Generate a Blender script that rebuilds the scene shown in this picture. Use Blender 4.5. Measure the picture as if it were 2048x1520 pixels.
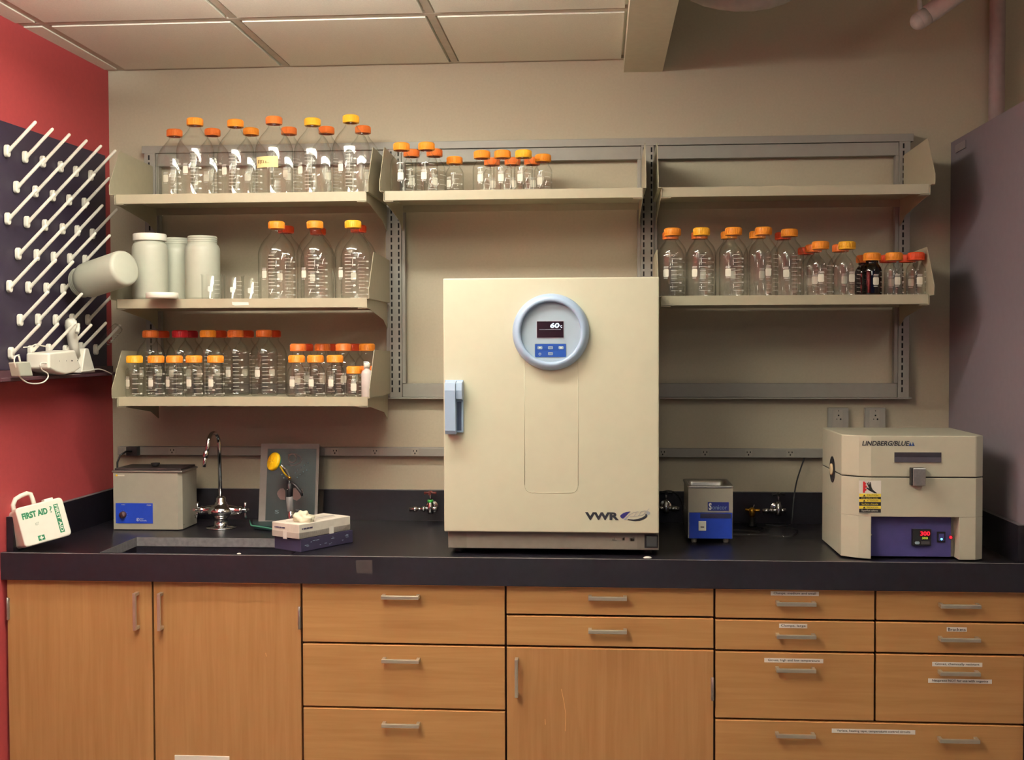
import bpy, bmesh, math, random
from mathutils import Vector, Matrix
random.seed(7)
PI = math.pi
for o in list(bpy.data.objects): bpy.data.objects.remove(o)
SC = bpy.context.scene
COL = SC.collection

# ------------------------------------------------------------------ camera
CAM = Vector((1.7858, -4.1347, 1.5336))
YAW, PITCH, ROLL, FPX = 0.07531, -0.02937, -0.00303, 2316.7
_f = Vector((-math.sin(YAW)*math.cos(PITCH), math.cos(YAW)*math.cos(PITCH), math.sin(PITCH)))
_r = Vector((math.cos(YAW), math.sin(YAW), 0)); _u = _r.cross(_f)
_R = _r*math.cos(ROLL) + _u*math.sin(ROLL); _U = -_r*math.sin(ROLL) + _u*math.cos(ROLL)
cd = bpy.data.cameras.new('camera'); cam = bpy.data.objects.new('camera', cd); COL.objects.link(cam)
cd.sensor_width = 36; cd.lens = FPX/2048*36; cd.clip_start = .05
cam.matrix_world = Matrix(((_R.x, _U.x, -_f.x, CAM.x), (_R.y, _U.y, -_f.y, CAM.y), (_R.z, _U.z, -_f.z, CAM.z), (0, 0, 0, 1)))
SC.camera = cam
def at(u, v, Y=None, X=None, Z=None):
    """the point of the room seen at pixel (u, v), at a known depth Y, side X or height Z"""
    d = _f + _R*((u-1024)/FPX) - _U*((v-760)/FPX)
    t = (Y-CAM.y)/d.y if Y is not None else (X-CAM.x)/d.x if X is not None else (Z-CAM.z)/d.z
    return CAM + d*t

# ------------------------------------------------------------------ world, exposure, lamps of the room and an added ceiling uplight
SC.view_settings.view_transform = 'Standard'; SC.view_settings.look = 'None'
SC.view_settings.exposure = 0.12; SC.view_settings.gamma = 1; SC.view_settings.use_curve_mapping = False
SC.cycles.transparent_max_bounces = 40
SC.cycles.max_bounces = 10
SC.cycles.use_denoising = True
W = bpy.data.worlds.new('room_ambient'); SC.world = W; W.use_nodes = True
W.node_tree.nodes['Background'].inputs[0].default_value = (.48, .45, .85, 1)
W.node_tree.nodes['Background'].inputs[1].default_value = .13
H = 2.542
def lamp(name, loc, sx, sy, power, color, aim=None, spread=PI):
    l = bpy.data.lights.new(name, 'AREA'); l.shape = 'RECTANGLE'; l.size = sx; l.size_y = sy
    l.energy = power; l.color = color; l.spread = spread
    o = bpy.data.objects.new(name, l); COL.objects.link(o); o.location = loc
    if aim: o.rotation_euler = (Vector(aim)-Vector(loc)).to_track_quat('-Z', 'Y').to_euler()
    o['kind'] = 'structure'
    return o
WARM = (1, .99, .91)
LAMPS = [  # x, y, height, downward share, upward watts
    (1.0, -1.27, 2.431, .53, 12, 'white crosswise pendant lamp close to the shelves under the tiles'),
    (1.05, -2.2, 2.431, .10, 12, 'white lengthwise pendant lamp close under the tiled ceiling'),
    (0.70, -2.75, 2.37, .04, 560, 'added unseen low-hung uplight lamp that brightens the ceiling tiles'),  # added out-of-view lamp, put in to brighten the ceiling
    (3.30, -2.50, 2.431, .27, 4, 'white linear pendant lamp hanging beyond the soffit'),
    (1.6, -5.0, 2.431, .34, 15, 'white linear pendant lamp hanging deep in the room')]
for _x, _y, _z, _k, _w, _l in LAMPS:
    _s = (1.1, .12) if _y > -1.5 else (.12, 1.1)
    _o = lamp('pendant_uplight', (_x, _y, _z+.069), _s[0], _s[1], _w, WARM); _o.rotation_euler = (PI, 0, 0)

# ------------------------------------------------------------------ materials
def lin(c):
    return tuple((x/255/12.92 if x/255 <= .04045 else ((x/255+.055)/1.055)**2.4) for x in c)
_mc = {}
def mat(name, rgb, rough=.5, metal=0, noise=.06, scale=40, emit=0, bump=0, spec=.5, coat=0):
    if name in _mc: return _mc[name]
    m = bpy.data.materials.new(name); m.use_nodes = True; nt = m.node_tree; b = nt.nodes['Principled BSDF']
    c = lin(rgb)
    b.inputs['Roughness'].default_value = rough; b.inputs['Metallic'].default_value = metal
    b.inputs['Specular IOR Level'].default_value = spec; b.inputs['Coat Weight'].default_value = coat
    tc = nt.nodes.new('ShaderNodeTexCoord'); n = nt.nodes.new('ShaderNodeTexNoise')
    n.inputs['Scale'].default_value = scale; n.inputs['Detail'].default_value = 4
    r = nt.nodes.new('ShaderNodeValToRGB'); r.color_ramp.elements[0].position = .3; r.color_ramp.elements[1].position = .7
    r.color_ramp.elements[0].color = (*[x*(1-noise) for x in c], 1); r.color_ramp.elements[1].color = (*[min(1, x*(1+noise)) for x in c], 1)
    nt.links.new(tc.outputs['Object'], n.inputs['Vector']); nt.links.new(n.outputs['Fac'], r.inputs[0]); nt.links.new(r.outputs[0], b.inputs['Base Color'])
    if bump:
        bp = nt.nodes.new('ShaderNodeBump'); bp.inputs['Strength'].default_value = bump; bp.inputs['Distance'].default_value = .001
        nt.links.new(n.outputs['Fac'], bp.inputs['Height']); nt.links.new(bp.outputs[0], b.inputs['Normal'])
    if emit:
        b.inputs['Emission Color'].default_value = (*c, 1); b.inputs['Emission Strength'].default_value = emit
    _mc[name] = m; return m
def wood(name, rgb, vertical):
    m = bpy.data.materials.new(name); m.use_nodes = True; nt = m.node_tree; b = nt.nodes['Principled BSDF']
    c = lin(rgb); b.inputs['Roughness'].default_value = .42; b.inputs['Specular IOR Level'].default_value = .35
    tc = nt.nodes.new('ShaderNodeTexCoord'); mp = nt.nodes.new('ShaderNodeMapping')
    mp.inputs['Scale'].default_value = (60, 20, 3) if vertical else (3, 20, 60)
    n = nt.nodes.new('ShaderNodeTexNoise'); n.inputs['Scale'].default_value = 1.2; n.inputs['Detail'].default_value = 6; n.inputs['Distortion'].default_value = .6
    n2 = nt.nodes.new('ShaderNodeTexNoise'); n2.inputs['Scale'].default_value = 2.2; n2.inputs['Detail'].default_value = 2
    ad = nt.nodes.new('ShaderNodeMath'); ad.operation = 'MULTIPLY_ADD'; ad.inputs[1].default_value = .5
    r = nt.nodes.new('ShaderNodeValToRGB'); r.color_ramp.elements[0].position = .5; r.color_ramp.elements[1].position = 1.0
    r.color_ramp.elements[0].color = (*[x*k for x, k in zip(c, (.9, .86, .8))], 1); r.color_ramp.elements[1].color = (*[x*k for x, k in zip(c, (1.07, 1.1, 1.12))], 1)
    L = nt.links.new
    L(tc.outputs['Object'], mp.inputs[0]); L(mp.outputs[0], n.inputs[0]); L(tc.outputs['Object'], n2.inputs[0])
    L(n2.outputs['Fac'], ad.inputs[0]); L(n.outputs['Fac'], ad.inputs[2]); L(ad.outputs[0], r.inputs[0]); L(r.outputs[0], b.inputs['Base Color'])
    return m
def glass(name, tint, edge, gl=1.0, rough=.02):
    """thin clear glass: what passes straight through, darker where one looks along the wall, plus a reflection"""
    m = bpy.data.materials.new(name); m.use_nodes = True; nt = m.node_tree; nt.nodes.remove(nt.nodes['Principled BSDF'])
    out = nt.nodes['Material Output']; t = nt.nodes.new('ShaderNodeBsdfTransparent'); g = nt.nodes.new('ShaderNodeBsdfGlossy')
    g.inputs['Roughness'].default_value = rough; g.inputs['Color'].default_value = (1, 1, 1, 1)
    lw = nt.nodes.new('ShaderNodeLayerWeight'); lw.inputs[0].default_value = .28
    r = nt.nodes.new('ShaderNodeValToRGB'); r.color_ramp.elements[0].position = .25; r.color_ramp.elements[1].position = .97
    r.color_ramp.elements[0].color = (*tint, 1); r.color_ramp.elements[1].color = (*edge, 1)
    fr = nt.nodes.new('ShaderNodeFresnel'); fr.inputs[0].default_value = 1.48
    mu = nt.nodes.new('ShaderNodeMath'); mu.operation = 'MULTIPLY'; mu.inputs[1].default_value = gl; mu.use_clamp = True
    geo = nt.nodes.new('ShaderNodeNewGeometry'); 
    mx = nt.nodes.new('ShaderNodeMixShader'); L = nt.links.new
    L(lw.outputs['Facing'], r.inputs[0]); L(r.outputs[0], t.inputs[0]); 
    # the same reflection from both faces of the thin wall
    sub = nt.nodes.new('ShaderNodeMath'); sub.operation = 'MULTIPLY_ADD'; sub.inputs[1].default_value = (1/1.48-1.48); sub.inputs[2].default_value = 1.48
    L(geo.outputs['Backfacing'], sub.inputs[0]); 
    lw2 = nt.nodes.new('ShaderNodeLayerWeight'); lw2.inputs[0].default_value = .35
    pw = nt.nodes.new('ShaderNodeMath'); pw.operation = 'POWER'; pw.inputs[1].default_value = 3.2
    L(lw2.outputs['Facing'], pw.inputs[0])
    ad = nt.nodes.new('ShaderNodeMath'); ad.operation = 'MULTIPLY_ADD'; ad.inputs[1].default_value = .42; ad.inputs[2].default_value = .055
    L(pw.outputs[0], ad.inputs[0]); L(ad.outputs[0], mu.inputs[0]); L(mu.outputs[0], mx.inputs[0]); L(t.outputs[0], mx.inputs[1]); L(g.outputs[0], mx.inputs[2]); L(mx.outputs[0], out.inputs[0])
    for x in (sub, fr): nt.nodes.remove(x)
    nt.nodes.remove(geo)
    return m
def sheer(name, rgb, alpha):
    """printing on glass that lets some light through"""
    m = bpy.data.materials.new(name); m.use_nodes = True; b = m.node_tree.nodes['Principled BSDF']
    b.inputs['Base Color'].default_value = (*lin(rgb), 1); b.inputs['Alpha'].default_value = alpha; b.inputs['Roughness'].default_value = .6
    return m

WALL = mat('wall_paint', (186, 176, 154), .75, noise=.03, scale=120, bump=.05)
REDW = mat('red_wall_paint', (176, 66, 70), .7, noise=.04, scale=60)
TILE = mat('ceiling_tile', (238, 236, 222), .9, noise=.05, scale=300, bump=.3)
TBAR = mat('ceiling_grid_metal', (196, 188, 172), .5)
BULK = mat('soffit_paint', (216, 210, 188), .8, noise=.03)
WOODV = wood('maple_veneer_upright', (168, 124, 80), True)
WOODH = wood('maple_veneer_level', (172, 129, 82), False)
WEDGE = mat('maple_lit_edge_and_scratch', (226, 170, 108), .4, noise=.1, scale=90)  # paler maple: light on the top edges painted in; also colours the scratches
DARKGAP = mat('cabinet_carcase_dark', (70, 30, 24), .8)
EPOXY = mat('black_epoxy_resin', (23, 20, 28), .34, noise=.25, scale=55, spec=.5, bump=.05)
EPOXYE = mat('pale_resin_edge', (108, 105, 108), .5, noise=.2, scale=70)  # grey paler than the slab, drawn along the resin edges
SHELF = mat('shelf_enamel', (172, 164, 140), .42, noise=.03)
SHELFG = mat('rail_enamel', (150, 146, 138), .45, noise=.03)
SLOT = mat('slot_dark', (20, 18, 20), .9)
CREAM = mat('cream_enamel', (200, 198, 174), .38, noise=.015, scale=30)
BLUEP = mat('pale_blue_plastic', (162, 184, 210), .28, noise=.02)
BLUEF = mat('pale_blue_panel', (158, 176, 190), .45, noise=.02)
GREYP = mat('grey_plinth', (128, 122, 112), .5)
BLACK = mat('black_plastic', (24, 22, 26), .45)
CHROME = mat('chrome', (205, 205, 205), .12, 1, noise=.02)
STEEL = mat('brushed_steel', (186, 184, 178), .35, .9, noise=.08, scale=200)
NICKEL = mat('satin_nickel', (205, 198, 180), .32, .75, noise=.04)
ORANGE = mat('orange_cap_plastic', (238, 148, 42), .42, noise=.04)
YELLOWC = mat('yellow_orange_cap_plastic', (244, 180, 44), .42, noise=.04)
DEEPOR = mat('deep_orange_cap_plastic', (228, 120, 48), .42, noise=.04)
REDOR = mat('red_orange_cap_plastic', (226, 78, 34), .42, noise=.04)
REDC = mat('red_cap_plastic', (190, 24, 36), .42, noise=.04)
CAPS = {'o': ORANGE, 'y': YELLOWC, 'd': DEEPOR, 'r': REDOR, 'x': REDC}
CLEAR = glass('clear_glass', (.985, .99, .985), (.62, .64, .62))
AMBER = glass('dark_amber_glass', (.10, .05, .05), (.02, .01, .01), 1.2)
CLEARP = glass('clear_plastic', (.9, .9, .92), (.4, .4, .45), .8)
PRINT = sheer('white_print', (232, 230, 220), .85)
LABELW = mat('white_label_patch', (226, 222, 204), .6)
HDPE = mat('milky_plastic', (186, 188, 172), .42, noise=.02)
WHITEP = mat('white_plastic', (240, 236, 222), .38, noise=.02)
PAPER = mat('white_paper', (226, 222, 212), .8, noise=.03)
INK = mat('black_ink', (26, 24, 26), .7)
BOARD = mat('black_board', (44, 34, 56), .5, noise=.06)
NAVY = mat('navy_panel', (74, 68, 128), .5)
BLUE = mat('royal_blue_panel', (26, 62, 176), .45)
DBLUE = mat('membrane_blue', (16, 66, 150), .4)
CREAMG = mat('warm_grey_enamel', (190, 186, 165), .45, noise=.02)
BATHG = mat('bath_grey_enamel', (160, 154, 140), .45, noise=.03)
GREENI = mat('green_ink', (30, 120, 80), .6)
YELLOW = mat('yellow_plastic', (246, 196, 24), .35)
GREEN = mat('green_plastic', (40, 140, 110), .4)
YLAB = mat('yellow_label', (240, 216, 70), .6)
REDI = mat('red_ink', (206, 34, 44), .6)
BRASS = mat('brass', (214, 160, 60), .25, .9)
PURPLE = mat('purple_card', (46, 40, 66), .6)
PALEI = mat('grey_blue_ink', (140, 160, 170), .6)
LITW = mat('lit_white_digit', (205, 235, 255), .4, emit=.9)
LITR = mat('lit_red_digit', (255, 30, 50), .4, emit=1.3)
LITG = mat('lit_green_digit', (170, 190, 60), .4, emit=.6)
LITC = mat('lit_cyan_lamp', (120, 230, 240), .4, emit=1.6)
LIT = mat('lit_diffuser', (255, 242, 208), .5, emit=3.0)

# ------------------------------------------------------------------ mesh builder
class M:
    def __init__(s, origin=(0, 0, 0)):
        s.bm = bmesh.new(); s.mats = []; s.o = Vector(origin)
    def mi(s, m):
        if m not in s.mats: s.mats.append(m)
        return s.mats.index(m)
    def face(s, vs, m, smooth=False):
        try:
            f = s.bm.faces.new(vs); f.material_index = s.mi(m); f.smooth = smooth; return f
        except ValueError: return None
    def box(s, a, b, m):
        x0, x1 = sorted((a[0], b[0])); y0, y1 = sorted((a[1], b[1])); z0, z1 = sorted((a[2], b[2]))
        v = [s.bm.verts.new(p) for p in ((x0,y0,z0),(x1,y0,z0),(x1,y1,z0),(x0,y1,z0),(x0,y0,z1),(x1,y0,z1),(x1,y1,z1),(x0,y1,z1))]
        for q in ((3,2,1,0),(4,5,6,7),(0,1,5,4),(1,2,6,5),(2,3,7,6),(3,0,4,7)): s.face([v[i] for i in q], m)
        return s
    def prism(s, pts, axis, a, b, m, cap=True, smooth=False):
        """pts are the two other coordinates in x,y,z order; extruded along axis from a to b"""
        def P(p, t):
            l = list(p); l.insert(axis, t); return l
        A = [s.bm.verts.new(P(p, a)) for p in pts]; B = [s.bm.verts.new(P(p, b)) for p in pts]; n = len(pts)
        for i in range(n): s.face((A[i], A[(i+1) % n], B[(i+1) % n], B[i]), m, smooth)
        if cap: s.face(A[::-1], m); s.face(B, m)
        return s
    def lathe(s, prof, c, m, seg=32, axis=(0, 0, 1), smooth=True, closed=False):
        """prof: (radius, height) pairs along axis from point c"""
        ax = Vector(axis).normalized(); q = Vector((0, 0, 1)).rotation_difference(ax); c = Vector(c); rings = []
        for r, z in prof:
            if r < 1e-6: rings.append([s.bm.verts.new(c + ax*z)])
            else: rings.append([s.bm.verts.new(c + q @ Vector((r*math.cos(2*PI*i/seg), r*math.sin(2*PI*i/seg), z))) for i in range(seg)])
        if closed: rings.append(rings[0])
        for a, b in zip(rings, rings[1:]):
            for i in range(seg):
                j = (i+1) % seg
                if len(a) == 1 and len(b) == 1: continue
                if len(a) == 1: s.face((a[0], b[j], b[i]), m, smooth)
                elif len(b) == 1: s.face((a[i], a[j], b[0]), m, smooth)
                else: s.face((a[i], a[j], b[j], b[i]), m, smooth)
        return s
    def cyl(s, p0, p1, r0, m, r1=None, seg=20):
        p0 = Vector(p0); d = Vector(p1)-p0; r1 = r0 if r1 is None else r1
        L = d.length; e = min(r0, r1, L)*.08
        return s.lathe([(0, 0), (r0-e, 0), (r0, e), (r1, L-e), (r1-e, L), (0, L)], p0, m, seg, d)
    def tube(s, pts, r, m, seg=10):
        pts = [Vector(p) for p in pts]; n = len(pts); rings = []; ref = None
        for i in range(n):
            d = (pts[min(i+1, n-1)]-pts[max(i-1, 0)]).normalized()
            if ref is None: ref = d.orthogonal().normalized()
            ref = (ref - d*ref.dot(d)).normalized(); w = d.cross(ref)
            rr = r[i] if isinstance(r, (list, tuple)) else r
            rings.append([s.bm.verts.new(pts[i] + (ref*math.cos(2*PI*k/seg) + w*math.sin(2*PI*k/seg))*rr) for k in range(seg)])
        for a, b in zip(rings, rings[1:]):
            for k in range(seg): s.face((a[k], a[(k+1) % seg], b[(k+1) % seg], b[k]), m, True)
        s.face(rings[0][::-1], m); s.face(rings[-1], m); return s
    def ball(s, c, r, m, seg=16, sq=(1, 1, 1)):
        n = len(s.bm.verts); s.lathe([(r*math.sin(PI*i/8), -r*math.cos(PI*i/8)) for i in range(9)], (0, 0, 0), m, seg)
        s.bm.verts.ensure_lookup_table()
        for v in s.bm.verts[n:]: v.co = Vector((v.co.x*sq[0]+c[0], v.co.y*sq[1]+c[1], v.co.z*sq[2]+c[2]))
        return s
    def poly(s, pts, org, X, Y, m, th=0.0006):
        """flat outline pts in the plane org + X*a + Y*b, raised th towards X x Y"""
        org, X, Y = Vector(org), Vector(X), Vector(Y); N = X.cross(Y).normalized()
        A = [s.bm.verts.new(org + X*a + Y*b + N*th) for a, b in pts]; B = [s.bm.verts.new(org + X*a + Y*b) for a, b in pts]
        s.face(A, m); n = len(A)
        for i in range(n): s.face((B[i], B[(i+1) % n], A[(i+1) % n], A[i]), m)
        return s
    def text(s, txt, org, X, Y, w, h, m, th=.0004, shear=0, bold=0):
        """lettering stretched to fill w x h, its lower corner at org, lines along X, tall along Y"""
        cu = bpy.data.curves.new('lettering', 'FONT'); cu.body = txt; cu.size = 1; cu.resolution_u = 3; cu.offset = bold
        ob = bpy.data.objects.new('lettering', cu); COL.objects.link(ob)
        dg = bpy.context.evaluated_depsgraph_get(); me = bpy.data.meshes.new_from_object(ob.evaluated_get(dg))
        co = [v.co.copy() for v in me.vertices]
        if co:
            x0 = min(c.x for c in co); x1 = max(c.x for c in co); y0 = min(c.y for c in co); y1 = max(c.y for c in co)
            org, X, Y = Vector(org), Vector(X).normalized(), Vector(Y).normalized(); N = X.cross(Y).normalized()
            vs = []
            for c in co:
                a = (c.x-x0)/(x1-x0)*w; b = (c.y-y0)/max(1e-6, (y1-y0))*h
                vs.append(s.bm.verts.new(org + X*(a+shear*b) + Y*b + N*th))
            for p in me.polygons: s.face([vs[i] for i in p.vertices], m)
        bpy.data.objects.remove(ob); bpy.data.curves.remove(cu); bpy.data.meshes.remove(me)
        return s
    def obj(s, name, parent=None, bevel=0, seg=2, kind=None, label=None):
        for v in s.bm.verts: v.co -= s.o
        bmesh.ops.recalc_face_normals(s.bm, faces=s.bm.faces) if not getattr(s, 'keep', False) else None
        me = bpy.data.meshes.new(name); s.bm.to_mesh(me); s.bm.free()
        for m in s.mats: me.materials.append(m)
        o = bpy.data.objects.new(name, me); COL.objects.link(o)
        if parent is not None: o.parent = parent
        else: o.location = s.o
        if bevel:
            b = o.modifiers.new('soft_edges', 'BEVEL'); b.width = bevel; b.segments = seg; b.limit_method = 'ANGLE'; b.angle_limit = .6
        if kind: o['kind'] = kind
        if label: o['label'] = label
        return o
def tag(o, label, cat, group=None):
    o['label'] = label; o['category'] = cat
    if group: o['group'] = group
    return o
def thing(name, label, cat, loc=(0, 0, 0), rot=(0, 0, 0), group=None):
    o = bpy.data.objects.new(name, None); COL.objects.link(o); o.location = loc; o.rotation_euler = rot
    o.empty_display_size = .05
    return tag(o, label, cat, group)
def copy_tree(o, parent=None):
    c = o.copy(); COL.objects.link(c)
    if parent is not None: c.parent = parent
    for ch in list(o.children): copy_tree(ch, c)
    return c
def rrect(w, h, r, n=4, cx=0, cy=0):
    p = []
    for (sx, sy, a0) in ((1, 1, 0), (-1, 1, 90), (-1, -1, 180), (1, -1, 270)):
        for i in range(n+1):
            a = math.radians(a0 + 90*i/n); p.append((cx + sx*(w/2-r) + r*math.cos(a), cy + sy*(h/2-r) + r*math.sin(a)))
    return p
XX, YY, ZZ = Vector((1, 0, 0)), Vector((0, 1, 0)), Vector((0, 0, 1))

# ------------------------------------------------------------------ the room
M().box((-.2, -7, -.1), (6, .2, 0), mat('floor_vinyl', (120, 112, 104), .5)).obj('floor', kind='structure')
M().box((-.2, 0, 0), (6, .15, 3.4), WALL).obj('wall_back', kind='structure')
M().prism([(-.2, -.0002), (0, -.0002), (-.180, -6.5), (-.38, -6.5)], 2, 0, 3.4, REDW).obj('wall_left', kind='structure')
M().box((3.0, -.86, 0), (3.12, -.0005, 2.232), mat('partition_enamel', (126, 116, 126), .6, noise=.03)).obj('wall_right', kind='structure')
M().box((4.6, -6.5, 0), (4.75, 0, 3.4), WALL).obj('wall_far', kind='structure')
c = M(); G0 = .056; TS = .6093
c.box((-.18, -6.5, H+.012), (1.885, 0, H+.05), TILE)
c.obj('ceiling', kind='structure')
M().box((2.0, -6.5, 3.3), (4.75, 0, 3.4), WALL).obj('ceiling_upper', kind='structure')
c = M()
for i in range(4):
    x = G0 + i*TS
    if x < 1.87: c.box((x-.012, -6.5, H), (x+.012, 0, H+.012), TBAR)
for j in range(11):
    y = -.61*j
    c.box((-.1, y-.012 if j else -.024, H-.0006), (1.88, min(y+.012, 0), H+.011), TBAR)
c.obj('trim_1', kind='structure')
c = M()                                                       # tile faces sit a little below the grid flanges
for i in range(-1, 3):
    for j in range(6):
        x0 = G0 + i*TS + .019; x1 = x0 + TS - .038
        if i == -1: x0, x1 = -.1, G0-.012
        if i == 2: x1 = 1.862
        c.box((x0, -.61*(j+1)+.019, H-.004), (x1, -.61*j-.03, H+.012), TILE)
c.obj('ceiling_tiles', kind='structure')
M().box((1.872, -6.5, 2.497), (2.008, -.0004, 3.3), BULK).obj('trim_2', kind='structure')

def pendant(x, y, zb, k_, label):
    dz = zb-2.431
    lt = thing('pendant_light', label, 'ceiling light', (x, y, 2.46+dz))
    c = M(lt.location); c.box((x-.085, y-.59, 2.476+dz), (x+.085, y+.59, 2.494+dz), WHITEP); c.obj('housing', lt, .003)
    c = M(lt.location); pts = [(x-.075, 2.4755), (x-.072, 2.455), (x-.052, 2.438), (x-.02, 2.431), (x+.02, 2.431), (x+.052, 2.438), (x+.072, 2.455), (x+.075, 2.4755)]
    pts = [(a, b+dz) for a, b in pts]
    A = [c.bm.verts.new((a, y-.575, b)) for a, b in pts]; B = [c.bm.verts.new((a, y+.575, b)) for a, b in pts]; LM = mat('lit_diffuser_%d' % round(k_*100), (255, 251, 238), .5, emit=LAMP_E*k_)
    for q in range(7): c.face((A[q], B[q], B[q+1], A[q+1]), LM)
    c.face(A, LM); c.face(B[::-1], LM); c.obj('diffuser', lt)
    for k in (-.4, .4):
        c = M(lt.location); c.cyl((x, y+k, 2.4945+dz), (x, y+k, H-.006 if x < 1.8 else 3.3), .003, STEEL, seg=8); c.obj('suspension_rod', lt)
    if y > -1.5: lt.rotation_euler = (0, 0, PI/2)
LAMP_E = 74
for _x, _y, _z, _k, _w, _l in LAMPS: pendant(_x, _y, _z, _k, _l)

# ------------------------------------------------------------------ base cabinets
YC = -.756; ZC = .831
def pull(c, p, vertical=False, L=.112):
    """square bar pull centred at p, standing 28 mm off the front"""
    x, z = p; h = L/2; yf = YC
    if vertical:
        c.box((x-.005, yf-.03, z-h), (x+.005, yf-.021, z+h), NICKEL)
        for s in (-1, 1): c.box((x-.005, yf-.021, z+s*h-(.01 if s > 0 else 0)), (x+.005, yf, z+s*h+(0 if s > 0 else .01)), NICKEL)
    else:
        c.box((x-h, yf-.03, z-.005), (x+h, yf-.021, z+.006), NICKEL)
        for s in (-1, 1): c.box((x+s*h-(.01 if s > 0 else 0), yf-.021, z-.005), (x+s*h+(0 if s > 0 else .01), yf, z+.006), NICKEL)
def front(t, x0, x1, z0, z1, name, m, pulls=(), vertical=False, labels=(), scratch=None):
    c = M(t.location); c.box((x0+.003, YC, z0), (x1-.003, YC+.019, z1), m); 
    c.box((x0+.003, YC-.0004, z1-.002), (x1-.003, YC+.019, z1+.0003), WEDGE)  # pale strip paints the light caught by the top edge
    if scratch:
        for a, b, a2, b2 in scratch:
            d = Vector((a2-a, 0, b2-b)); n = Vector((-d.z, 0, d.x)).normalized()*.0006
            c.poly([(0, 0), (1, 0), (1, 1), (0, 1)], (a, YC-.0001, b), d, n*2, WEDGE, .0002)
    d = c.obj(name, t, .0012)
    for p in pulls:
        c = M(t.location); pull(c, p, vertical); c.obj('handle', d, .001)
    for txt, lx, lz, w in labels:
        c = M(t.location); hh = .0125
        c.poly([(-w/2, -hh/2), (w/2, -hh/2), (w/2, hh/2), (-w/2, hh/2)], (lx, YC-.0002, lz), XX, ZZ, PAPER, .0006)
        c.text(txt, (lx-w*.44, YC-.0012, lz-.0042), XX, ZZ, w*.88, .0085, INK, 0, bold=.012)
        c.obj('paper_label', d, label='narrow white paper label reading '+txt)
    return d
def carcase(name, label, x0, x1):
    t = thing(name, label, 'cabinet', ((x0+x1)/2, YC+.35, 0))
    c = M(t.location); e = .0012
    for a_, b_ in ((x0+e, x0+.016), (x1-.016, x1-e)): c.box((a_, YC+.0195, .1), (b_, -.03, ZC-.001), DARKGAP)
    c.box((x0+.0161, YC+.0195, .1), (x1-.0161, -.03, .116), DARKGAP); c.box((x0+.0161, -.036, .1161), (x1-.0161, -.03, ZC-.001), DARKGAP); c.obj('carcase', t)
    c = M(t.location); c.box((x0+e, YC+.08, 0), (x1-e, -.03, .0995), BLACK); c.obj('plinth', t)
    return t
def hinge(t, d, x, z):
    c = M(t.location); c.box((x-.004, YC-.006, z-.032), (x+.004, YC+.004, z+.032), STEEL)
    c.cyl((x, YC-.006, z-.034), (x, YC-.006, z+.034), .0035, STEEL, seg=10); c.obj('hinge', d)
XS = [.003, .443, .899, 1.510, 2.119, 2.577, 2.996]
t = carcase('sink_cabinet', 'two-door maple sink cabinet under the sink, in the red wall corner', XS[0], XS[2])
d = front(t, -.015, XS[1], .11, ZC-.004, 'door', WOODV, [(.397, .741)], True); hinge(t, d, -.008, .74); hinge(t, d, -.008, .2)
d = front(t, XS[1], XS[2], .11, ZC-.004, 'door', WOODV, [(.472, .741)], True, scratch=[(.788, .617, .790, .606)]); hinge(t, d, XS[2]-.006, .725); hinge(t, d, XS[2]-.006, .2)
c = M(t.location); c.box((.506, YC-.004, .285), (.675, YC-.0005, .302), WHITEP); c.obj('plate', d, .001, label='pale strip low on the door')
t = carcase('drawer_cabinet', 'maple cabinet with three deep unlabelled drawers, right of the sink doors', XS[2], XS[3])
front(t, XS[2], XS[3], .653, ZC-.004, 'drawer', WOODH, [(1.200, .794)])
front(t, XS[2], XS[3], .460, .646, 'drawer', WOODH, [(1.200, .605)])
front(t, XS[2], XS[3], .11, .453, 'drawer', WOODH, [(1.199, .413)])
t = carcase('door_and_drawer_cabinet', 'maple cabinet with two shallow drawers above a scratched door, below the oven', XS[3], XS[4])
front(t, XS[3], XS[4], .746, ZC-.004, 'drawer', WOODH, [(1.809, .799)])
front(t, XS[3], XS[4], .653, .739, 'drawer', WOODH, [(1.809, .702)])
d = front(t, XS[3], XS[4], .11, .646, 'door', WOODV, [(1.543, .561)], True,
          scratch=[(1.673, .525, 1.680, .49), (1.680, .49, 1.686, .45), (1.686, .45, 1.684, .40), (1.625, .435, 1.626, .418)])
hinge(t, d, XS[4]-.006, .535); hinge(t, d, XS[4]-.006, .2)
t = carcase('labelled_drawer_cabinet', 'wide maple drawer cabinet with white paper labels, below the furnace', XS[4], XS[6])
CP = 2.349; DP = 2.808
front(t, XS[4], XS[5], .743, ZC-.004, 'drawer', WOODH, [(CP, .790)], labels=[('Clamps, medium and small', 2.348, .816, .137)])
front(t, XS[4], XS[5], .650, .736, 'drawer', WOODH, [(CP, .696)], labels=[('Clamps, large', 2.344, .722, .080)])
front(t, XS[4], XS[5], .450, .643, 'drawer', WOODH, [(CP, .598)], labels=[('Gloves, high and low temperature', 2.346, .621, .168)])
front(t, XS[5], XS[6], .743, ZC-.004, 'drawer', WOODH, [(DP, .790)])
front(t, XS[5], XS[6], .650, .736, 'drawer', WOODH, [(DP, .694)], labels=[('Brackets', 2.805, .719, .056)])
front(t, XS[5], XS[6], .450, .643, 'drawer', WOODH, [(DP, .597)], labels=[('Gloves, chemically resistant', 2.807, .618, .140), ('Neoprene NOT for use with organics', 2.815, .570, .178)])
front(t, XS[4], XS[6], .11, .443, 'drawer', WOODH, [(CP, .408), (DP, .404)], labels=[('Variacs, heating tape, temperature control circuits', 2.573, .419, .236)])

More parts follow.
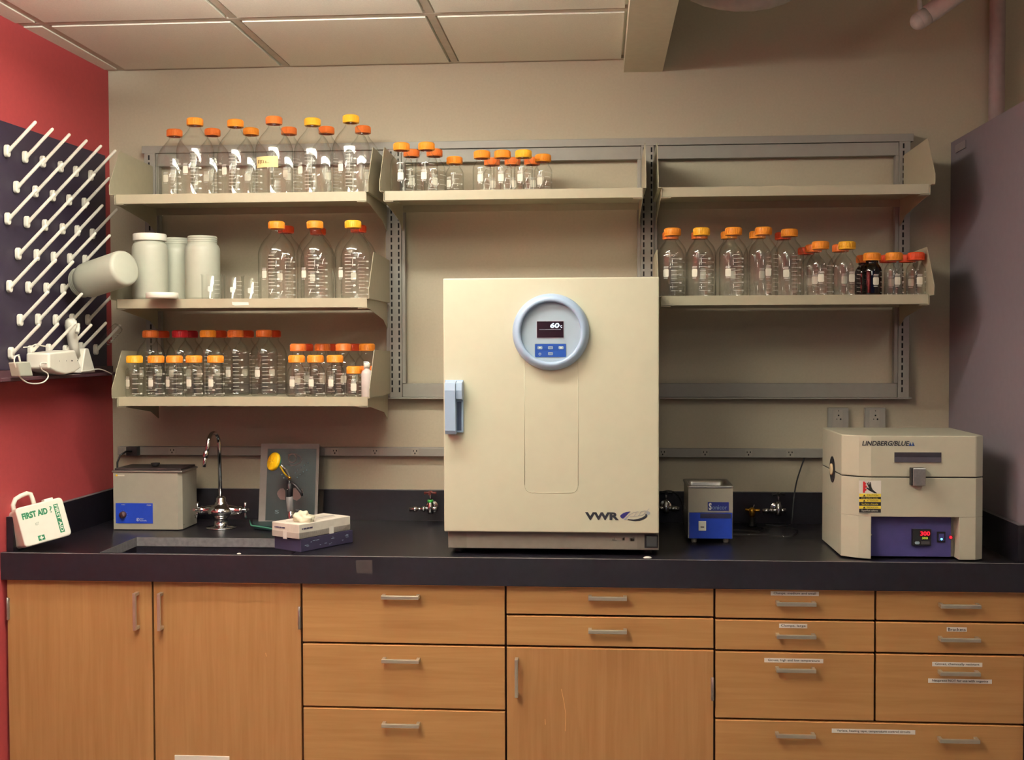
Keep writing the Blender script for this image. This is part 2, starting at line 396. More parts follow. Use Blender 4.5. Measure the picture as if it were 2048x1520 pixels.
# ------------------------------------------------------------------ worktop with its sink
ZT = .906; ZL = .914; YF = -.776
wt = thing('worktop', 'long black resin worktop with splashbacks running wall to wall', 'worktop', (1.5, -.4, ZC))
c = M(wt.location)
SX0, SX1, SY0, SY1 = .262, .86, -.725, -.43                   # sink cut-out
c.box((.001, SY1, ZT-.03), (2.999, -.001, ZT), EPOXY); c.box((.001, -.758, ZT-.03), (SX0, SY1, ZT), EPOXY)
c.box((SX1, -.758, ZT-.03), (2.999, SY1, ZT), EPOXY); c.box((SX0, -.758, ZT-.03), (SX1, SY0, ZT), EPOXY)
c.box((SX0, SY1-.0008, ZT-.029), (SX1, SY1, ZT+.0004), EPOXYE); c.box((SX0, SY0, ZT-.029), (SX0+.0008, SY1, ZT+.0004), EPOXYE)
c.obj('slab', wt)
c = M(wt.location); c.prism([(-.0005, -.01), (-.0005, -.757), (-.0215, -.757)], 2, ZT-.03, ZT, EPOXY); c.obj('slab_fillet', wt)
c = M(wt.location); c.box((-.0205, YF, ZC), (2.999, -.758, ZL), EPOXY)
c.box((-.0205, YF-.0006, ZL-.0014), (2.999, YF+.002, ZL+.0003), EPOXYE)
c.obj('front_edge', wt, .0015)
for nm, a, b in (('back', (.0212, -.02, ZT), (2.9788, -.001, 1.0165)), ('r', (2.979, -.74, ZT), (2.999, -.001, 1.0165))):
    c = M(wt.location); c.box(a, b, EPOXY); c.box((a[0]+.001, a[1]+.001, b[2]-.0005), (b[0]-.001, b[1]-.001, b[2]+.0004), EPOXYE); c.obj('splashback', wt, .001)
c = M(wt.location); c.box((1.069, YF-.0008, .864), (1.118, YF-.0001, .903), mat('brown_tape', (46, 37, 38), .7)); c.obj('tape_patch', wt, label='square brown tape patch on the front edge')
c = M(wt.location); c.prism([(.001, -.0012), (.021, -.0012), (.001, -.74), (-.019, -.74)], 2, ZT, 1.0165, EPOXY); c.prism([(.0015, -.0015), (.0205, -.0015), (.0005, -.7395), (-.0185, -.7395)], 2, 1.0166, 1.0170, EPOXYE); c.obj('splashback', wt, .001)
sk = thing('sink', 'deep black undermount sink set into the worktop near the red wall', 'sink', (.56, -.58, .66))
c = M(sk.location); D = .66; e = .002
c.box((SX0-.012, SY0-.012, D), (SX1+.012, SY1+.012, D+.012), EPOXY)
c.box((SX0-.012, SY0-.012, D), (SX0-.001, SY1+.012, ZT-.0305), EPOXY); c.box((SX1+.001, SY0-.012, D), (SX1+.012, SY1+.012, ZT-.0305), EPOXY)
c.box((SX0-.012, SY0-.012, D), (SX1+.012, SY0-.001, ZT-.0305), EPOXY); c.box((SX0-.012, SY1+.001, D), (SX1+.012, SY1+.012, ZT-.0305), EPOXY)
c.obj('bowl', sk)
c = M(sk.location); c.lathe([(0, 0), (.03, 0), (.035, .003), (.028, .004), (0, .002)], (.56, -.58, D+.0122), STEEL); c.obj('drain', sk)

# ------------------------------------------------------------------ slotted shelf frame on the wall
fr = thing('slotted_shelf_frame', 'grey metal wall frame with slotted uprights carrying all the shelves', 'shelving frame', (1.5, -.02, 1.346))
posts = [(.148, .188, [.166]), (1.040, 1.084, [1.0485, 1.0745]), (1.932, 1.976, [1.941, 1.968]), (2.815, 2.852, [2.8285])]
for a, b, sl in posts:
    c = M(fr.location); c.box((a, -.045, 1.352), (b, -.004, 2.232), SHELFG); p = c.obj('slotted_upright', fr, .001)
    for x in sl:
        c = M(fr.location)
        for k in range(34):
            z = 1.37 + k*.0254; c.box((x-.0028, -.0455, z), (x+.0028, -.045, z+.017), SLOT)
        c.obj('slot_row', p)
for z0, z1, y in ((2.232, 2.258, -.046), (1.346, 1.352, -.047)):
    c = M(fr.location); c.box((.140, y, z0), (2.862, -.002, z1), SHELFG); c.obj('rail', fr, .001)
for (a, b) in ((.188, 1.040), (1.084, 1.932), (1.976, 2.815)):
    c = M(fr.location); c.box((a+.0005, -.036, 2.186), (b-.0005, -.012, 2.231), SHELFG); c.obj('crossbar', fr, .001)
    c = M(fr.location); c.box((a+.0005, -.036, 1.3525), (b-.0005, -.012, 1.400), SHELFG); c.obj('crossbar', fr, .001)
    for xx in (a+.0005, b-.0125):
        c = M(fr.location); c.box((xx, -.04, 1.401), (xx+.012, -.012, 2.185), SHELFG); c.obj('side_channel', fr, .001)

SHD = -.403
def shelf(x0, x1, z, label):
    t = thing('metal_shelf', label, 'shelf', ((x0+x1)/2, -.2, z), group=None)
    c = M(t.location)
    c.box((x0, SHD+.001, z-.0015), (x1, -.05, z), SHELF); c.box((x0, SHD, z-.026), (x1, SHD+.0012, z+.0035), SHELF)
    c.box((x0, SHD, z-.027), (x1, SHD+.014, z-.0258), SHELF); c.box((x0, -.052, z-.026), (x1, -.05, z), SHELF)
    c.box((x0+.02, SHD+.06, z-.012), (x1-.02, SHD+.062, z-.0015), SHELF)
    c.obj('shelf_tray', t)
    for s, xe in ((-1, x0-.002), (1, x1+.002)):
        c = M(t.location); w = .0018
        ou = xe + s*.010
        up = [(-.425, z+.001), (-.427, z+.030), (-.345, z+.153), (-.337, z+.157), (-.052, z+.150), (-.052, z+.001)]
        c.prism(up, 0, ou-w/2, ou+w/2, SHELF)
        c.box((min(xe, ou), -.425, z-.0005), (max(xe, ou), -.06, z+.0012), SHELF)
        dn = [(-.408, z), (-.408, z-.030), (-.36, z-.032), (-.12, z-.062), (-.051, z-.090), (-.046, z-.090), (-.046, z)]
        c.prism(dn, 0, xe-w/2, xe+w/2, SHELF)
        c.box((min(xe, xe-s*.03), -.408, z-.0305), (max(xe, xe-s*.03), -.37, z-.029), SHELF)
        c.obj('end_bracket', t)
    return t
S1, S2, S3 = 2.0335, 1.6885, 1.3655
B1, B2, B3 = (.194, 1.030), (1.092, 1.922), (1.985, 2.816)
sh1 = shelf(*B1, S1, 'uppermost grey metal shelf beside the red wall, holding ten big bottles')
sh2 = shelf(*B1, S2, 'middle grey metal shelf near the red wall, holding white jars and beakers')
c = M(sh2.location); a = at(464, 604, Y=SHD); b = at(497, 609, Y=SHD)
c.poly([(0, .001), (.004, .0), (b.x-a.x, -.0012), (b.x-a.x+.001, -.010), (.01, -.0115), (.001, -.009)], (a.x, SHD-.0002, a.z), XX, ZZ, PAPER, .0005); c.obj('tape_scrap', sh2, label='torn white tape on the shelf lip')
sh3 = shelf(*B1, S3, 'lowest grey metal shelf, directly above the bath and faucet')
sh4 = shelf(*B2, S1, 'high grey metal shelf over the oven, half filled with small bottles')
sh5 = shelf(*B3, S1, 'empty grey metal shelf high above the furnace')
sh6 = shelf(*B3, S2, 'crowded grey metal shelf over the furnace, below the empty shelf')

# ------------------------------------------------------------------ reagent bottles
def arcpatch(c, R, a0, a1, z0, z1, m, n=6, round_=0):
    rows = [(z0, round_), (z0+(z1-z0)*.12, 0), (z1-(z1-z0)*.12, 0), (z1, round_)] if round_ else [(z0, 0), (z1, 0)]
    g = []
    for z, ins in rows:
        A0 = a0 + (a1-a0)*ins; A1 = a1 - (a1-a0)*ins
        g.append([c.bm.verts.new((R*math.sin(A0+(A1-A0)*i/n), -R*math.cos(A0+(A1-A0)*i/n), z)) for i in range(n+1)])
    for a, b in zip(g, g[1:]):
        for i in range(n): c.face((a[i], a[i+1], b[i+1], b[i]), m, True)
SPEC = {'two_litre': (.0615, .262, .150, 12), 'one_litre': (.0465, .226, .140, 10), 'half_litre': (.0425, .178, .100, 7),
        'slim_half_litre': (.037, .170, .098, 6), 'quarter_litre': (.0305, .140, .080, 5), 'tenth_litre': (.027, .103, .052, 4)}
def bottle_proto(kind, cap, glassm=CLEAR, plain=False):
    R, Hh, hs, nt = SPEC[kind]; rn = .0185 if R > .03 else .0165; zc = Hh-.026
    t = thing('reagent_bottle', 'x', 'bottle')
    prof = [(0, .004), (R*.72, .002), (R*.90, .0006), (R*.97, .004), (R, .011), (R, hs*.5), (R, hs)]
    for k in range(1, 9):
        q = k/8; prof.append((rn + (R-rn)*(1-q**1.7 if q < .6 else (1-.6**1.7)*(1-q)/.4*(1-.25*(q-.6)/.4) ), hs + (zc-.008-hs)*q))
    prof += [(rn, zc-.005), (rn+.0012, zc-.003), (rn, zc), (rn, Hh-.006)]
    c = M(); c.lathe(prof, (0, 0, 0), glassm, 40); c.obj('glass_body', t)
    c = M(); rc = .0268 if R > .03 else .0245; pr = []
    c.lathe([(rn+.001, 0), (rc-.0012, 0), (rc, .0012), (rc, .0035), (rc-.0008, .0042), (rc-.0004, .020), (rc-.002, .0238), (rc-.005, .0252), (0, .0252)], (0, 0, zc), CAPS[cap], 32)
    for k in range(40):
        a = 2*PI*k/40; x, y = math.cos(a)*(rc-.0002), math.sin(a)*(rc-.0002)
        c.cyl((x, y, zc+.004), (x, y, zc+.021), .0007, CAPS[cap], seg=5)
    c.obj('screw_cap', t)
    if not plain:
        c = M(); RR = R+.0005; w = .019/R
        arcpatch(c, RR, -w*.5, w*.5, hs*.50-.005, hs*.50+.020, LABELW, 6, .12)
        arcpatch(c, RR, -w*.45, w*.4, hs*.50+.0225, hs*.50+.0245, PRINT); arcpatch(c, RR, -w*.4, w*.45, hs*.50+.0265, hs*.50+.0285, PRINT)
        arcpatch(c, RR, -w*.4, w*.3, hs*.50-.010, hs*.50-.008, PRINT)
        g0 = w*.5 + .008/R; gl = .026/R
        for k in range(nt):
            z = hs*.14 + k*(hs*.82)/(nt-1)
            arcpatch(c, RR, g0, g0+gl*(.95 if k % 2 == 0 else .75), z, z+.0014, PRINT)
            if k % 2 == 0: arcpatch(c, RR, g0+gl*1.02, g0+gl*1.35, z-.002, z+.003, PRINT)
        c.keep = True
        c.obj('printed_marks', t)
    return t
_protos = {}
BOTTLES = []
def bottle(kind, u, v, y, z, cap, rot, label, group, glassm=CLEAR, plain=False, own=0):
    key = (kind, cap, glassm.name, plain, own)
    if key in _protos: t = copy_tree(_protos[key])
    else: t = _protos[key] = bottle_proto(kind, cap, glassm, plain)
    Hh = SPEC[kind][1]; x = at(u, v, Y=y).x
    t.location = (x, y, z+.0008); t.rotation_euler = (0, 0, math.radians(rot)); tag(t, label, 'bottle', group)
    BOTTLES.append((t, SPEC[kind][0]))
    return t
ORD = ['first', 'second', 'third', 'fourth', 'fifth', 'sixth']
g = 'two-litre bottles on the top shelf by the red wall'
for i, (u, cp, rot) in enumerate([(390, 'o', -12), (471, 'o', -20), (548, 'd', 160), (625, 'y', -28), (707, 'y', -22)]):
    lb = ['big clear bottle, light orange cap, top shelf, front row, closest to red wall', 'big clear bottle, orange cap, top shelf, front row, second from red wall',
          'big clear bottle with cream handwritten sticker on its front, top shelf', 'big clear bottle, yellow-orange cap, top shelf, front row, beside the stickered bottle',
          'big clear bottle, yellow-orange cap, top shelf, front row, against the end bracket'][i]
    t = bottle('two_litre', u-(5 if i == 4 else 0), 250, -.338+(i%2)*.038, S1, cp, rot, lb, g, own=(i == 2))
    if i == 2:
        c = M(); R = .0622
        a0 = math.radians(-160-50); a1 = math.radians(-160+27)
        arcpatch(c, R, a0, a1, .086, .122, mat('cream_sticker', (236, 214, 150), .7), 10)
        for k, (p, q, zz, w2) in enumerate([(.12, .2, .100, .012), (.2, .38, .109, .0012), (.24, .27, .098, .012), (.3, .33, .100, .009), (.36, .46, .100, .0012), (.4, .43, .100, .009), (.5, .53, .099, .008), (.53, .66, .0995, .0012)]):
            arcpatch(c, R+.0004, a0+(a1-a0)*p, a0+(a1-a0)*q, zz, zz+w2, mat('brown_ink', (110, 82, 40), .7), 2)
        c.keep = True; c.obj('handwritten_sticker', t, label='cream paper sticker with brown handwriting')
for i, (u, cp) in enumerate([(349, 'd'), (425, 'd'), (502, 'o'), (578, 'd'), (653, 'd'), (732, 'd')]):
    lb = ['big clear bottle, dull orange cap, top shelf, back row, nearest the red wall'] + ['big clear bottle, deep orange cap, top shelf back row, just past the %s front bottle' % w for w in ('first', 'second', 'stickered', 'fourth', 'last')]
    bottle('two_litre', u-(6 if i == 5 else 0), 262, -.150, S1, cp, -10+7*i, lb[i], g)
g = 'two-litre bottles on the middle shelf'
for i, (u, cp, rot) in enumerate([(553, 'o', -26), (630, 'o', -24), (706, 'y', -30)]):
    bottle('two_litre', u, 450, -.332, S2, cp, rot, ['big clear bottle, orange cap, middle shelf, front row, next to the beakers', 'big clear bottle, orange cap, centre of the three front bottles on middle shelf', 'big clear bottle, yellow cap, middle shelf, against the end bracket'][i], g)
for i, u in enumerate([575, 638, 711]):
    bottle('two_litre', u+(6 if i == 2 else 0)-(3 if i == 0 else 0)-(2 if i == 1 else 0), 460, -.185+.070*(i%2), S2, 'r', -5, 'big clear bottle, reddish cap, middle shelf, hidden behind the %s' % ['one nearest the beakers', 'centre front bottle', 'yellow-capped front bottle'][i], g)
g = 'small bottles along the front of the lowest shelf'
for i, (u, cp, rot) in enumerate([(269, 'y', -42), (312, 'o', -30), (349, 'o', -44), (388, 'o', -30), (431, 'o', -28)]):
    bottle('quarter_litre', u, 715, -.350+.008*(i%2), S3, cp, rot+14, 'small clear bottle, bright cap, lowest shelf front row, %s from the red wall' % ORD[i], g)
g2 = 'tall bottles on the lowest shelf'
for i, (u, cp, rot) in enumerate([(301, 'd', -20), (360, 'x', -20), (416, 'o', -20), (471, 'd', -16), (528, 'd', -14)]):
    bottle('one_litre', u, 665, -.240+.014*(i%2), S3, cp, rot, ['tall clear bottle, dull orange cap, lowest shelf, middle row, nearest red wall', 'tall clear bottle with the bright red cap on the lowest shelf',
        'tall clear bottle, orange cap, lowest shelf, just right of the red-capped one', 'tall clear bottle, deep orange cap, lowest shelf, behind the fifth small bottle', 'tall clear bottle with white patch, lowest shelf, before the gap'][i], g2)
for i, (u, cp) in enumerate([(323, 'r'), (380, 'x'), (438, 'r'), (492, 'r'), (546, 'r')]):
    bottle('one_litre', u, 665, -.122+.012*(i%2), S3, cp, 10, 'tall clear bottle, %s cap, back of lowest shelf, %s from red wall' % ('dark red' if cp == 'x' else 'shaded orange', ORD[i]), g2)
for i, (u, cp) in enumerate([(593, 'o'), (631, 'o'), (670, 'o')]):
    bottle('quarter_litre', u, 715, -.350+.008*(i%2), S3, cp, -16, 'small clear bottle, orange cap, lowest shelf front, %s after the gap' % ORD[i], g)
g3 = 'half-litre bottles at the end of the lowest shelf'
for i, (u, cp) in enumerate([(596, 'd'), (645, 'd'), (687, 'd'), (734, 'o')]):
    bottle('half_litre', u, 695, -.268+.045*(i%2), S3, cp, 12, 'mid-size clear bottle, lowest shelf middle row, %s' % ['first after the gap', 'second after the gap', 'third after the gap', 'against the end bracket'][i], g3)
for i, u in enumerate([611, 661, 706]):
    bottle('half_litre', u, 695, -.150+.03*(i%2), S3, 'r', 20, 'mid-size clear bottle, shaded orange cap, lowest shelf back, %s after the gap' % ORD[i], g3)
bottle('tenth_litre', 708, 735, -.352, S3, 'o', 8, 'smallest clear bottle, orange cap, lowest shelf, beside the plastic squeeze bottle', 'smallest bottles on the lowest shelf')
bottle('tenth_litre', 733, 735, -.300, S3, 'd', 8, 'smallest clear bottle, orange cap, hidden behind the plastic squeeze bottle', 'smallest bottles on the lowest shelf')
g = 'small bottles on the shelf over the oven'
for i, (k, u, cp, rot, y, lb) in enumerate([
    ('slim_half_litre', 803, 'o', 4, -.33, 'mid-size clear bottle, orange cap, over-oven shelf, front, beside the end bracket'),
    ('slim_half_litre', 853, 'o', -6, -.33, 'mid-size clear bottle, orange cap, over-oven shelf, front, second along'),
    ('slim_half_litre', 823, 'd', 10, -.20, 'mid-size clear bottle, orange cap, over-oven shelf, behind the first bottle'),
    ('slim_half_litre', 869, 'd', 10, -.20, 'mid-size clear bottle, orange cap, over-oven shelf, behind the second bottle'),
    ('quarter_litre', 909, 'o', -34, -.22, 'clear unmarked bottle, light orange cap, standing alone on over-oven shelf'),
    ('quarter_litre', 964, 'o', -6, -.33, 'small clear bottle, orange cap, over-oven shelf, first of the group of four'),
    ('quarter_litre', 1005, 'o', -6, -.33, 'small clear bottle, orange cap, over-oven shelf, second of the group of four'),
    ('quarter_litre', 1047, 'y', -20, -.33, 'small clear bottle, yellow cap, over-oven shelf, third of the group of four'),
    ('quarter_litre', 984, 'd', 10, -.18, 'small clear bottle, deep orange cap, over-oven shelf, behind the first of four'),
    ('quarter_litre', 1025, 'd', 10, -.18, 'small clear bottle, deep orange cap, over-oven shelf, behind the second of four'),
    ('quarter_litre', 1064, 'd', 10, -.18, 'small clear bottle, deep orange cap, over-oven shelf, behind the yellow-capped one'),
    ('quarter_litre', 1086, 'o', -20, -.24, 'small clear bottle, orange cap, last on the over-oven shelf before empty space')]):
    bottle(k, u, 300, y, S1, cp, rot, lb, g)
g = 'litre bottles on the shelf over the furnace'
for i, (u, cp, rot, y) in enumerate([(1345, 'o', -30, -.33), (1403, 'y', -33, -.33), (1467, 'o', -28, -.33), (1527, 'o', 12, -.33), (1579, 'o', -22, -.26)]):
    bottle('one_litre', u, 460, y, S2, cp, rot, ['tall clear bottle, orange cap, furnace shelf, nearest the oven', 'tall clear bottle, yellow-orange cap, furnace shelf, second from the oven', 'tall clear bottle, orange cap, furnace shelf, third from the oven', 'tall clear bottle, orange cap, furnace shelf, fourth from the oven', 'tall clear bottle, orange cap, furnace shelf, last of the tall ones'][i], g)
for i, (u, cp) in enumerate([(1341, 'd'), (1399, 'd'), (1458, 'o'), (1515, 'o'), (1566, 'r')]):
    bottle('one_litre', u, 465, -.20 if i < 4 else -.15, S2, cp, 10, 'tall clear bottle, furnace shelf, half hidden behind %s tall front bottle' % ['first', 'second', 'third', 'fourth', 'fifth'][i], g)
g = 'half-litre bottles on the shelf over the furnace'
for (u, cp, y, rot, lb) in [(1641, 'o', -.338, -8, 'mid-size clear bottle, orange cap, furnace shelf front, after the tall ones'), (1694, 'y', -.322, 10, 'mid-size clear bottle, yellow-orange cap, furnace shelf front, beside the black bottle'),
                            (1627, 'd', -.215, -4, 'mid-size clear bottle, orange cap, furnace shelf, just behind the first mid-size one'), (1681, 'd', -.215, 6, 'mid-size clear bottle, orange cap, furnace shelf, just behind the yellow-capped one'),
                            (1612, 'r', -.11, 6, 'mid-size clear bottle, red-orange cap, furnace shelf, backmost after the tall ones')]:
    bottle('half_litre', u, 490, y, S2, cp, rot, lb, g)
g = 'small bottles at the end of the furnace shelf'
bottle('quarter_litre', 1744, 510, -.335, S2, 'o', 12, 'black glass bottle with white patch, orange cap, front of furnace shelf', g, AMBER)
bottle('quarter_litre', 1729, 510, -.235, S2, 'd', 12, 'black glass bottle, orange cap, behind the front black bottle', g, AMBER)
bottle('quarter_litre', 1788, 510, -.335, S2, 'o', 8, 'small clear bottle, orange cap, right beside the front black bottle', g)
bottle('quarter_litre', 1832, 510, -.335, S2, 'r', 8, 'small clear bottle, red-orange cap, front corner at the furnace shelf end', g)
bottle('quarter_litre', 1776, 510, -.235, S2, 'r', 8, 'small clear bottle, red-orange cap, furnace shelf, behind the front orange-capped small one', g)
bottle('quarter_litre', 1815, 510, -.235, S2, 'r', 8, 'small clear bottle, red-orange cap, furnace shelf, behind the front red-capped one', g)

# milky jars, a lid, beakers, a squeeze bottle
def jar(loc, label, lid=True, rot=(0, 0, 0), grp='milky plastic jars'):
    t = thing('wide_mouth_jar', label, 'jar', loc, rot, grp)
    c = M(); R = .0585; Hh = .222
    c.lathe([(0, .002), (R*.8, .0), (R*.95, .004), (R, .014), (R, .168), (R*.985, .180), (R*.90, .190), (.049, .194), (.049, Hh-.003), (.046, Hh-.001), (.046, .19), (0, .185)], (0, 0, 0), HDPE, 40); c.obj('jar_body', t)
    if lid:
        c = M(); c.lathe([(.050, .199), (.0545, .199), (.0550, .201), (.0550, .219), (.053, .2225), (0, .2230)], (0, 0, .0005), WHITEP, 40); c.obj('lid', t)
    else:
        c = M(); 
        for z in (.199, .206, .213): c.lathe([(.0495, 0), (.0508, .0015), (.0495, .003)], (0, 0, z), HDPE, 40)
        c.obj('neck_thread', t)
    return t
p = at(301, 598, Y=-.335); jar((p.x, -.335, S2+.001), 'milky white jar with a white lid, middle shelf, nearest the red wall')
p = at(352, 598, Y=-.205); jar((p.x, -.205, S2+.001), 'milky white jar without lid, middle shelf, behind and between two others', False)
p = at(406, 598, Y=-.265); jar((p.x, -.265, S2+.001), 'milky white jar without lid, middle shelf, just beside the beakers', False)
p = at(338, 590, Y=-.386); lt_ = M((p.x, -.386+.0, S2)); c = lt_
LX = p.x; LY = -.343
c = M((LX, -.44, S2)); 
# the loose lid leans over the shelf lip in front of the jars
c.lathe([(0, .0), (.050, .0), (.0515, .0015), (.0515, .0160), (.0495, .0185), (0, .0190)], (LX, -.447, S2+.0038), WHITEP, 40)
tag(c.obj('jar_lid'), 'loose cream jar lid lying on the middle shelf before the jars', 'lid')
def beaker(u, y, label):
    t = thing('beaker', label, 'beaker', (at(u, 590, Y=y).x, y, S2+.001), (0, 0, math.radians(10)), 'empty glass beakers on the middle shelf')
    c = M(); R = .0335
    c.lathe([(0, .001), (R*.9, .0), (R, .006), (R, .080), (R+.003, .0845)], (0, 0, 0), CLEAR, 36); c.obj('glass_body', t)
    c = M(); arcpatch(c, R+.0004, -.25, .25, .026, .044, PRINT, 6, .12)
    for k in range(4): arcpatch(c, R+.0004, .4, 1.0, .02+k*.014, .0212+k*.014, PRINT)
    c.keep = True; c.obj('printed_marks', t)
beaker(424, -.366, 'small empty glass beaker right in front of the lidless jar'); beaker(468, -.30, 'small empty glass beaker, middle one of three on the shelf'); beaker(503, -.24, 'small empty glass beaker close to the big orange-capped bottle')
t = thing('squeeze_bottle', 'slim translucent plastic bottle with white cap at lowest shelf end', 'bottle', (at(732, 780, Y=-.385).x, -.368, S3+.001))
c = M(); c.lathe([(0, 0), (.017, 0), (.0185, .003), (.0185, .078), (.015, .087), (.0095, .09), (.0095, .098)], (0, 0, 0), mat('cloudy_plastic', (206, 196, 190), .35), 28); c.obj('bottle_body', t)
c = M(); c.lathe([(0, .0), (.0108, 0), (.0108, .016), (.009, .0175), (0, .0175)], (0, 0, .0955), WHITEP, 24); c.obj('cap', t)

# ------------------------------------------------------------------ laboratory oven
OY = -.70
ov = thing('laboratory_oven', 'big cream drying oven with round blue control dial, centre of the worktop', 'oven', (1.643, -.38, ZT))
c = M(ov.location); c.box((1.330, -.640, .985), (1.955, -.10, 1.728), CREAM); c.obj('cabinet_body', ov, .006)
c = M(ov.location); c.box((1.321, OY, .9775), (1.9615, -.6405, 1.7355), CREAM); dr = c.obj('door', ov, .004, 3)
c = M(ov.location)                                            # shallow pressed outline on the door
def strip(c, pts, w, y, m, th=.0004):
    for (a, b), (a2, b2) in zip(pts, pts[1:]):
        d = Vector((a2-a, 0, b2-b)); n = Vector((-d.z, 0, d.x)).normalized()*w; c.poly([(0, -.5), (1, -.5), (1, .5), (0, .5)], (a, y, b), d, n, m, th)
P = []
x0, x1, zb, zt = 1.5635, 1.7225, 1.0965, 1.50; r = .022
P += [(x0, zt), (x0, zb+r)] + [(x0+r-r*math.cos(k*PI/12), zb+r-r*math.sin(k*PI/12)) for k in range(1, 7)] + [(x1-r+r*math.sin(k*PI/12), zb+r-r*math.cos(k*PI/12)) for k in range(0, 7)] + [(x1, zt)]
for (a, b), (a2, b2) in zip(P, P[1:]):
    c.tube([(a, OY-.0002, b), (a2, OY-.0002, b2)], .0008, CREAM, 8)
c.obj('pressed_outline', dr)
c = M(ov.location); cx, cz = 1.6425, 1.5745                  # dial
c.lathe([(.114, 0), (.1135, .008), (.108, .022), (.100, .029), (.093, .030), (.0895, .027), (.0885, .018), (.0885, .010)], (cx, OY-.0002, cz), BLUEP, 72, (0, -1, 0))
dl = c.obj('control_dial', ov, label='pale blue raised ring of the control dial')
c = M(ov.location); c.lathe([(0, 0), (.0884, 0), (.0884, .0105), (0, .0105)], (cx, OY-.0006, cz), BLUEF, 64, (0, -1, 0), smooth=False); c.obj('dial_face', dl)
yd = OY-.0112
c = M(ov.location); a = at(1073, 642, Y=yd); b = at(1128, 676, Y=yd)
c.box((a.x, yd-.0012, b.z), (b.x, yd, a.z), mat('display_frame', (176, 176, 186), .4)); e = .0012
c.box((a.x+e, yd-.0016, b.z+e), (b.x-e, yd-.0011, a.z-e), mat('display_black', (34, 14, 24), .2))
c.text('60', (a.x+.040, yd-.0022, a.z-.0205), XX, ZZ, .0265, .0145, LITW, 0, shear=.12, bold=.03)
c.text('°C', (a.x+.069, yd-.0022, a.z-.0205), XX, ZZ, .0065, .0075, LITW, 0)
c.poly([(0, 0), (.064, 0), (.064, .0011), (0, .0011)], (a.x+.008, yd-.0018, a.z-.0255), XX, ZZ, PALEI); c.obj('display', dl, label='dark display reading 60 degrees')
c = M(ov.location); a = at(1069, 687, Y=yd); b = at(1133, 715, Y=yd); w = b.x-a.x; h = a.z-b.z; mx_, mz = (a.x+b.x)/2, (a.z+b.z)/2
c.poly(rrect(w, h, .003), (mx_, yd, mz), XX, ZZ, PALEI, .0006); c.poly(rrect(w-.003, h-.003, .0025), (mx_, yd-.0006, mz), XX, ZZ, DBLUE, .0006); pn = c.obj('keypad', dl)
for kx, kz, s in ((-.33, .2, 'v'), (0, .2, 'menu'), (.33, .2, '^'), (0, -.22, 'set')):
    c = M(ov.location); q = (mx_+kx*w, yd-.0012, mz+kz*h)
    c.poly(rrect(.0145, .0088, .002), q, XX, ZZ, mat('key_grey', (150, 164, 176), .4), .0012)
    if s in 'v^':
        k = 1 if s == '^' else -1; c.poly([(-.0028, -.002*k), (.0028, -.002*k), (0, .0026*k)][::k], (q[0], q[1]-.0012, q[2]), XX, ZZ, WHITEP, .0003)
    else: c.text(s, (q[0]-.0045, q[1]-.0016, q[2]-.002), XX, ZZ, .009, .004, DBLUE, 0)
    c.obj('key', pn) if False else c.obj('key', dl)
c = M(ov.location); q = (mx_-.33*w, yd-.0013, mz-.25*h)
pts = [(q[0]+.0032*math.cos(a_), q[1]-.0004, q[2]+.0032*math.sin(a_)) for a_ in [PI*.62+2*PI*.88*k/16 for k in range(17)]]
c.tube(pts, .0005, WHITEP, 6); c.tube([(q[0], q[1]-.0004, q[2]+.001), (q[0], q[1]-.0004, q[2]+.0042)], .0005, WHITEP, 6); c.obj('power_symbol', dl)
# handle
hx0, hx1, hz0, hz1 = 1.3265, 1.3825, 1.272, 1.433
c = M(ov.location); c.prism([(hx0, OY), (hx1-.002, OY), (hx1, OY-.008), (hx1-.003, OY-.012), (hx0+.003, OY-.012), (hx0, OY-.010)], 2, hz0+.004, hz1, BLUEP); hd = c.obj('door_handle', dr, .003, 3, label='pale blue upright door handle')
c = M(ov.location); c.prism([(OY-.012, hz1-.001), (OY-.046, hz1-.008), (OY-.050, hz1-.03), (OY-.042, hz0+.012), (OY-.036, hz0+.001), (OY-.012, hz0+.002)], 0, hx0+.004, hx0+.036, BLUEP)
c.prism([(OY-.012, hz1-.002), (OY-.040, hz1-.008), (OY-.044, hz1-.03), (OY-.040, hz1-.055), (OY-.012, hz1-.062)], 0, hx0+.037, hx1-.001, BLUEP)
c.box((hx0+.037, OY-.0125, hz0+.01), (hx1-.006, OY-.0118, hz1-.065), mat('handle_recess', (70, 84, 110), .5)); c.obj('grip', ov, .003, 3, label='pale blue grip bar with thumb latch')
# lettering and logo
c = M(ov.location); a = at(1170, 1040, Y=OY); b = at(1238, 1025, Y=OY)
c.text('VWR', (a.x, OY-.0008, a.z+.0005), XX, ZZ, b.x-a.x, b.z-a.z, mat('logo_dark', (34, 34, 44), .5), 0, bold=.05)
A_ = at(1240, 1040, Y=OY)
def LP(x, z): return (at(1140+x/10.24, 1000+z/10.24, Y=OY).x, at(1140+x/10.24, 1000+z/10.24, Y=OY).z)
def fill(c, px, m, th=.0004):
    q = [LP(*p_) for p_ in px]; q0 = (A_.x, A_.z)
    ar = sum(q[i][0]*q[(i+1) % len(q)][1]-q[(i+1) % len(q)][0]*q[i][1] for i in range(len(q)))
    if ar < 0: q = q[::-1]
    c.poly([(x-q0[0], z-q0[1]) for x, z in q], (q0[0], OY-.0003, q0[1]), XX, ZZ, m, th)
fill(c, [(1240, 235), (1150, 245), (1080, 275), (1030, 315), (1030, 345), (1055, 370), (1085, 385), (1120, 355), (1160, 315), (1200, 270)], mat('logo_navy', (42, 38, 110), .5))
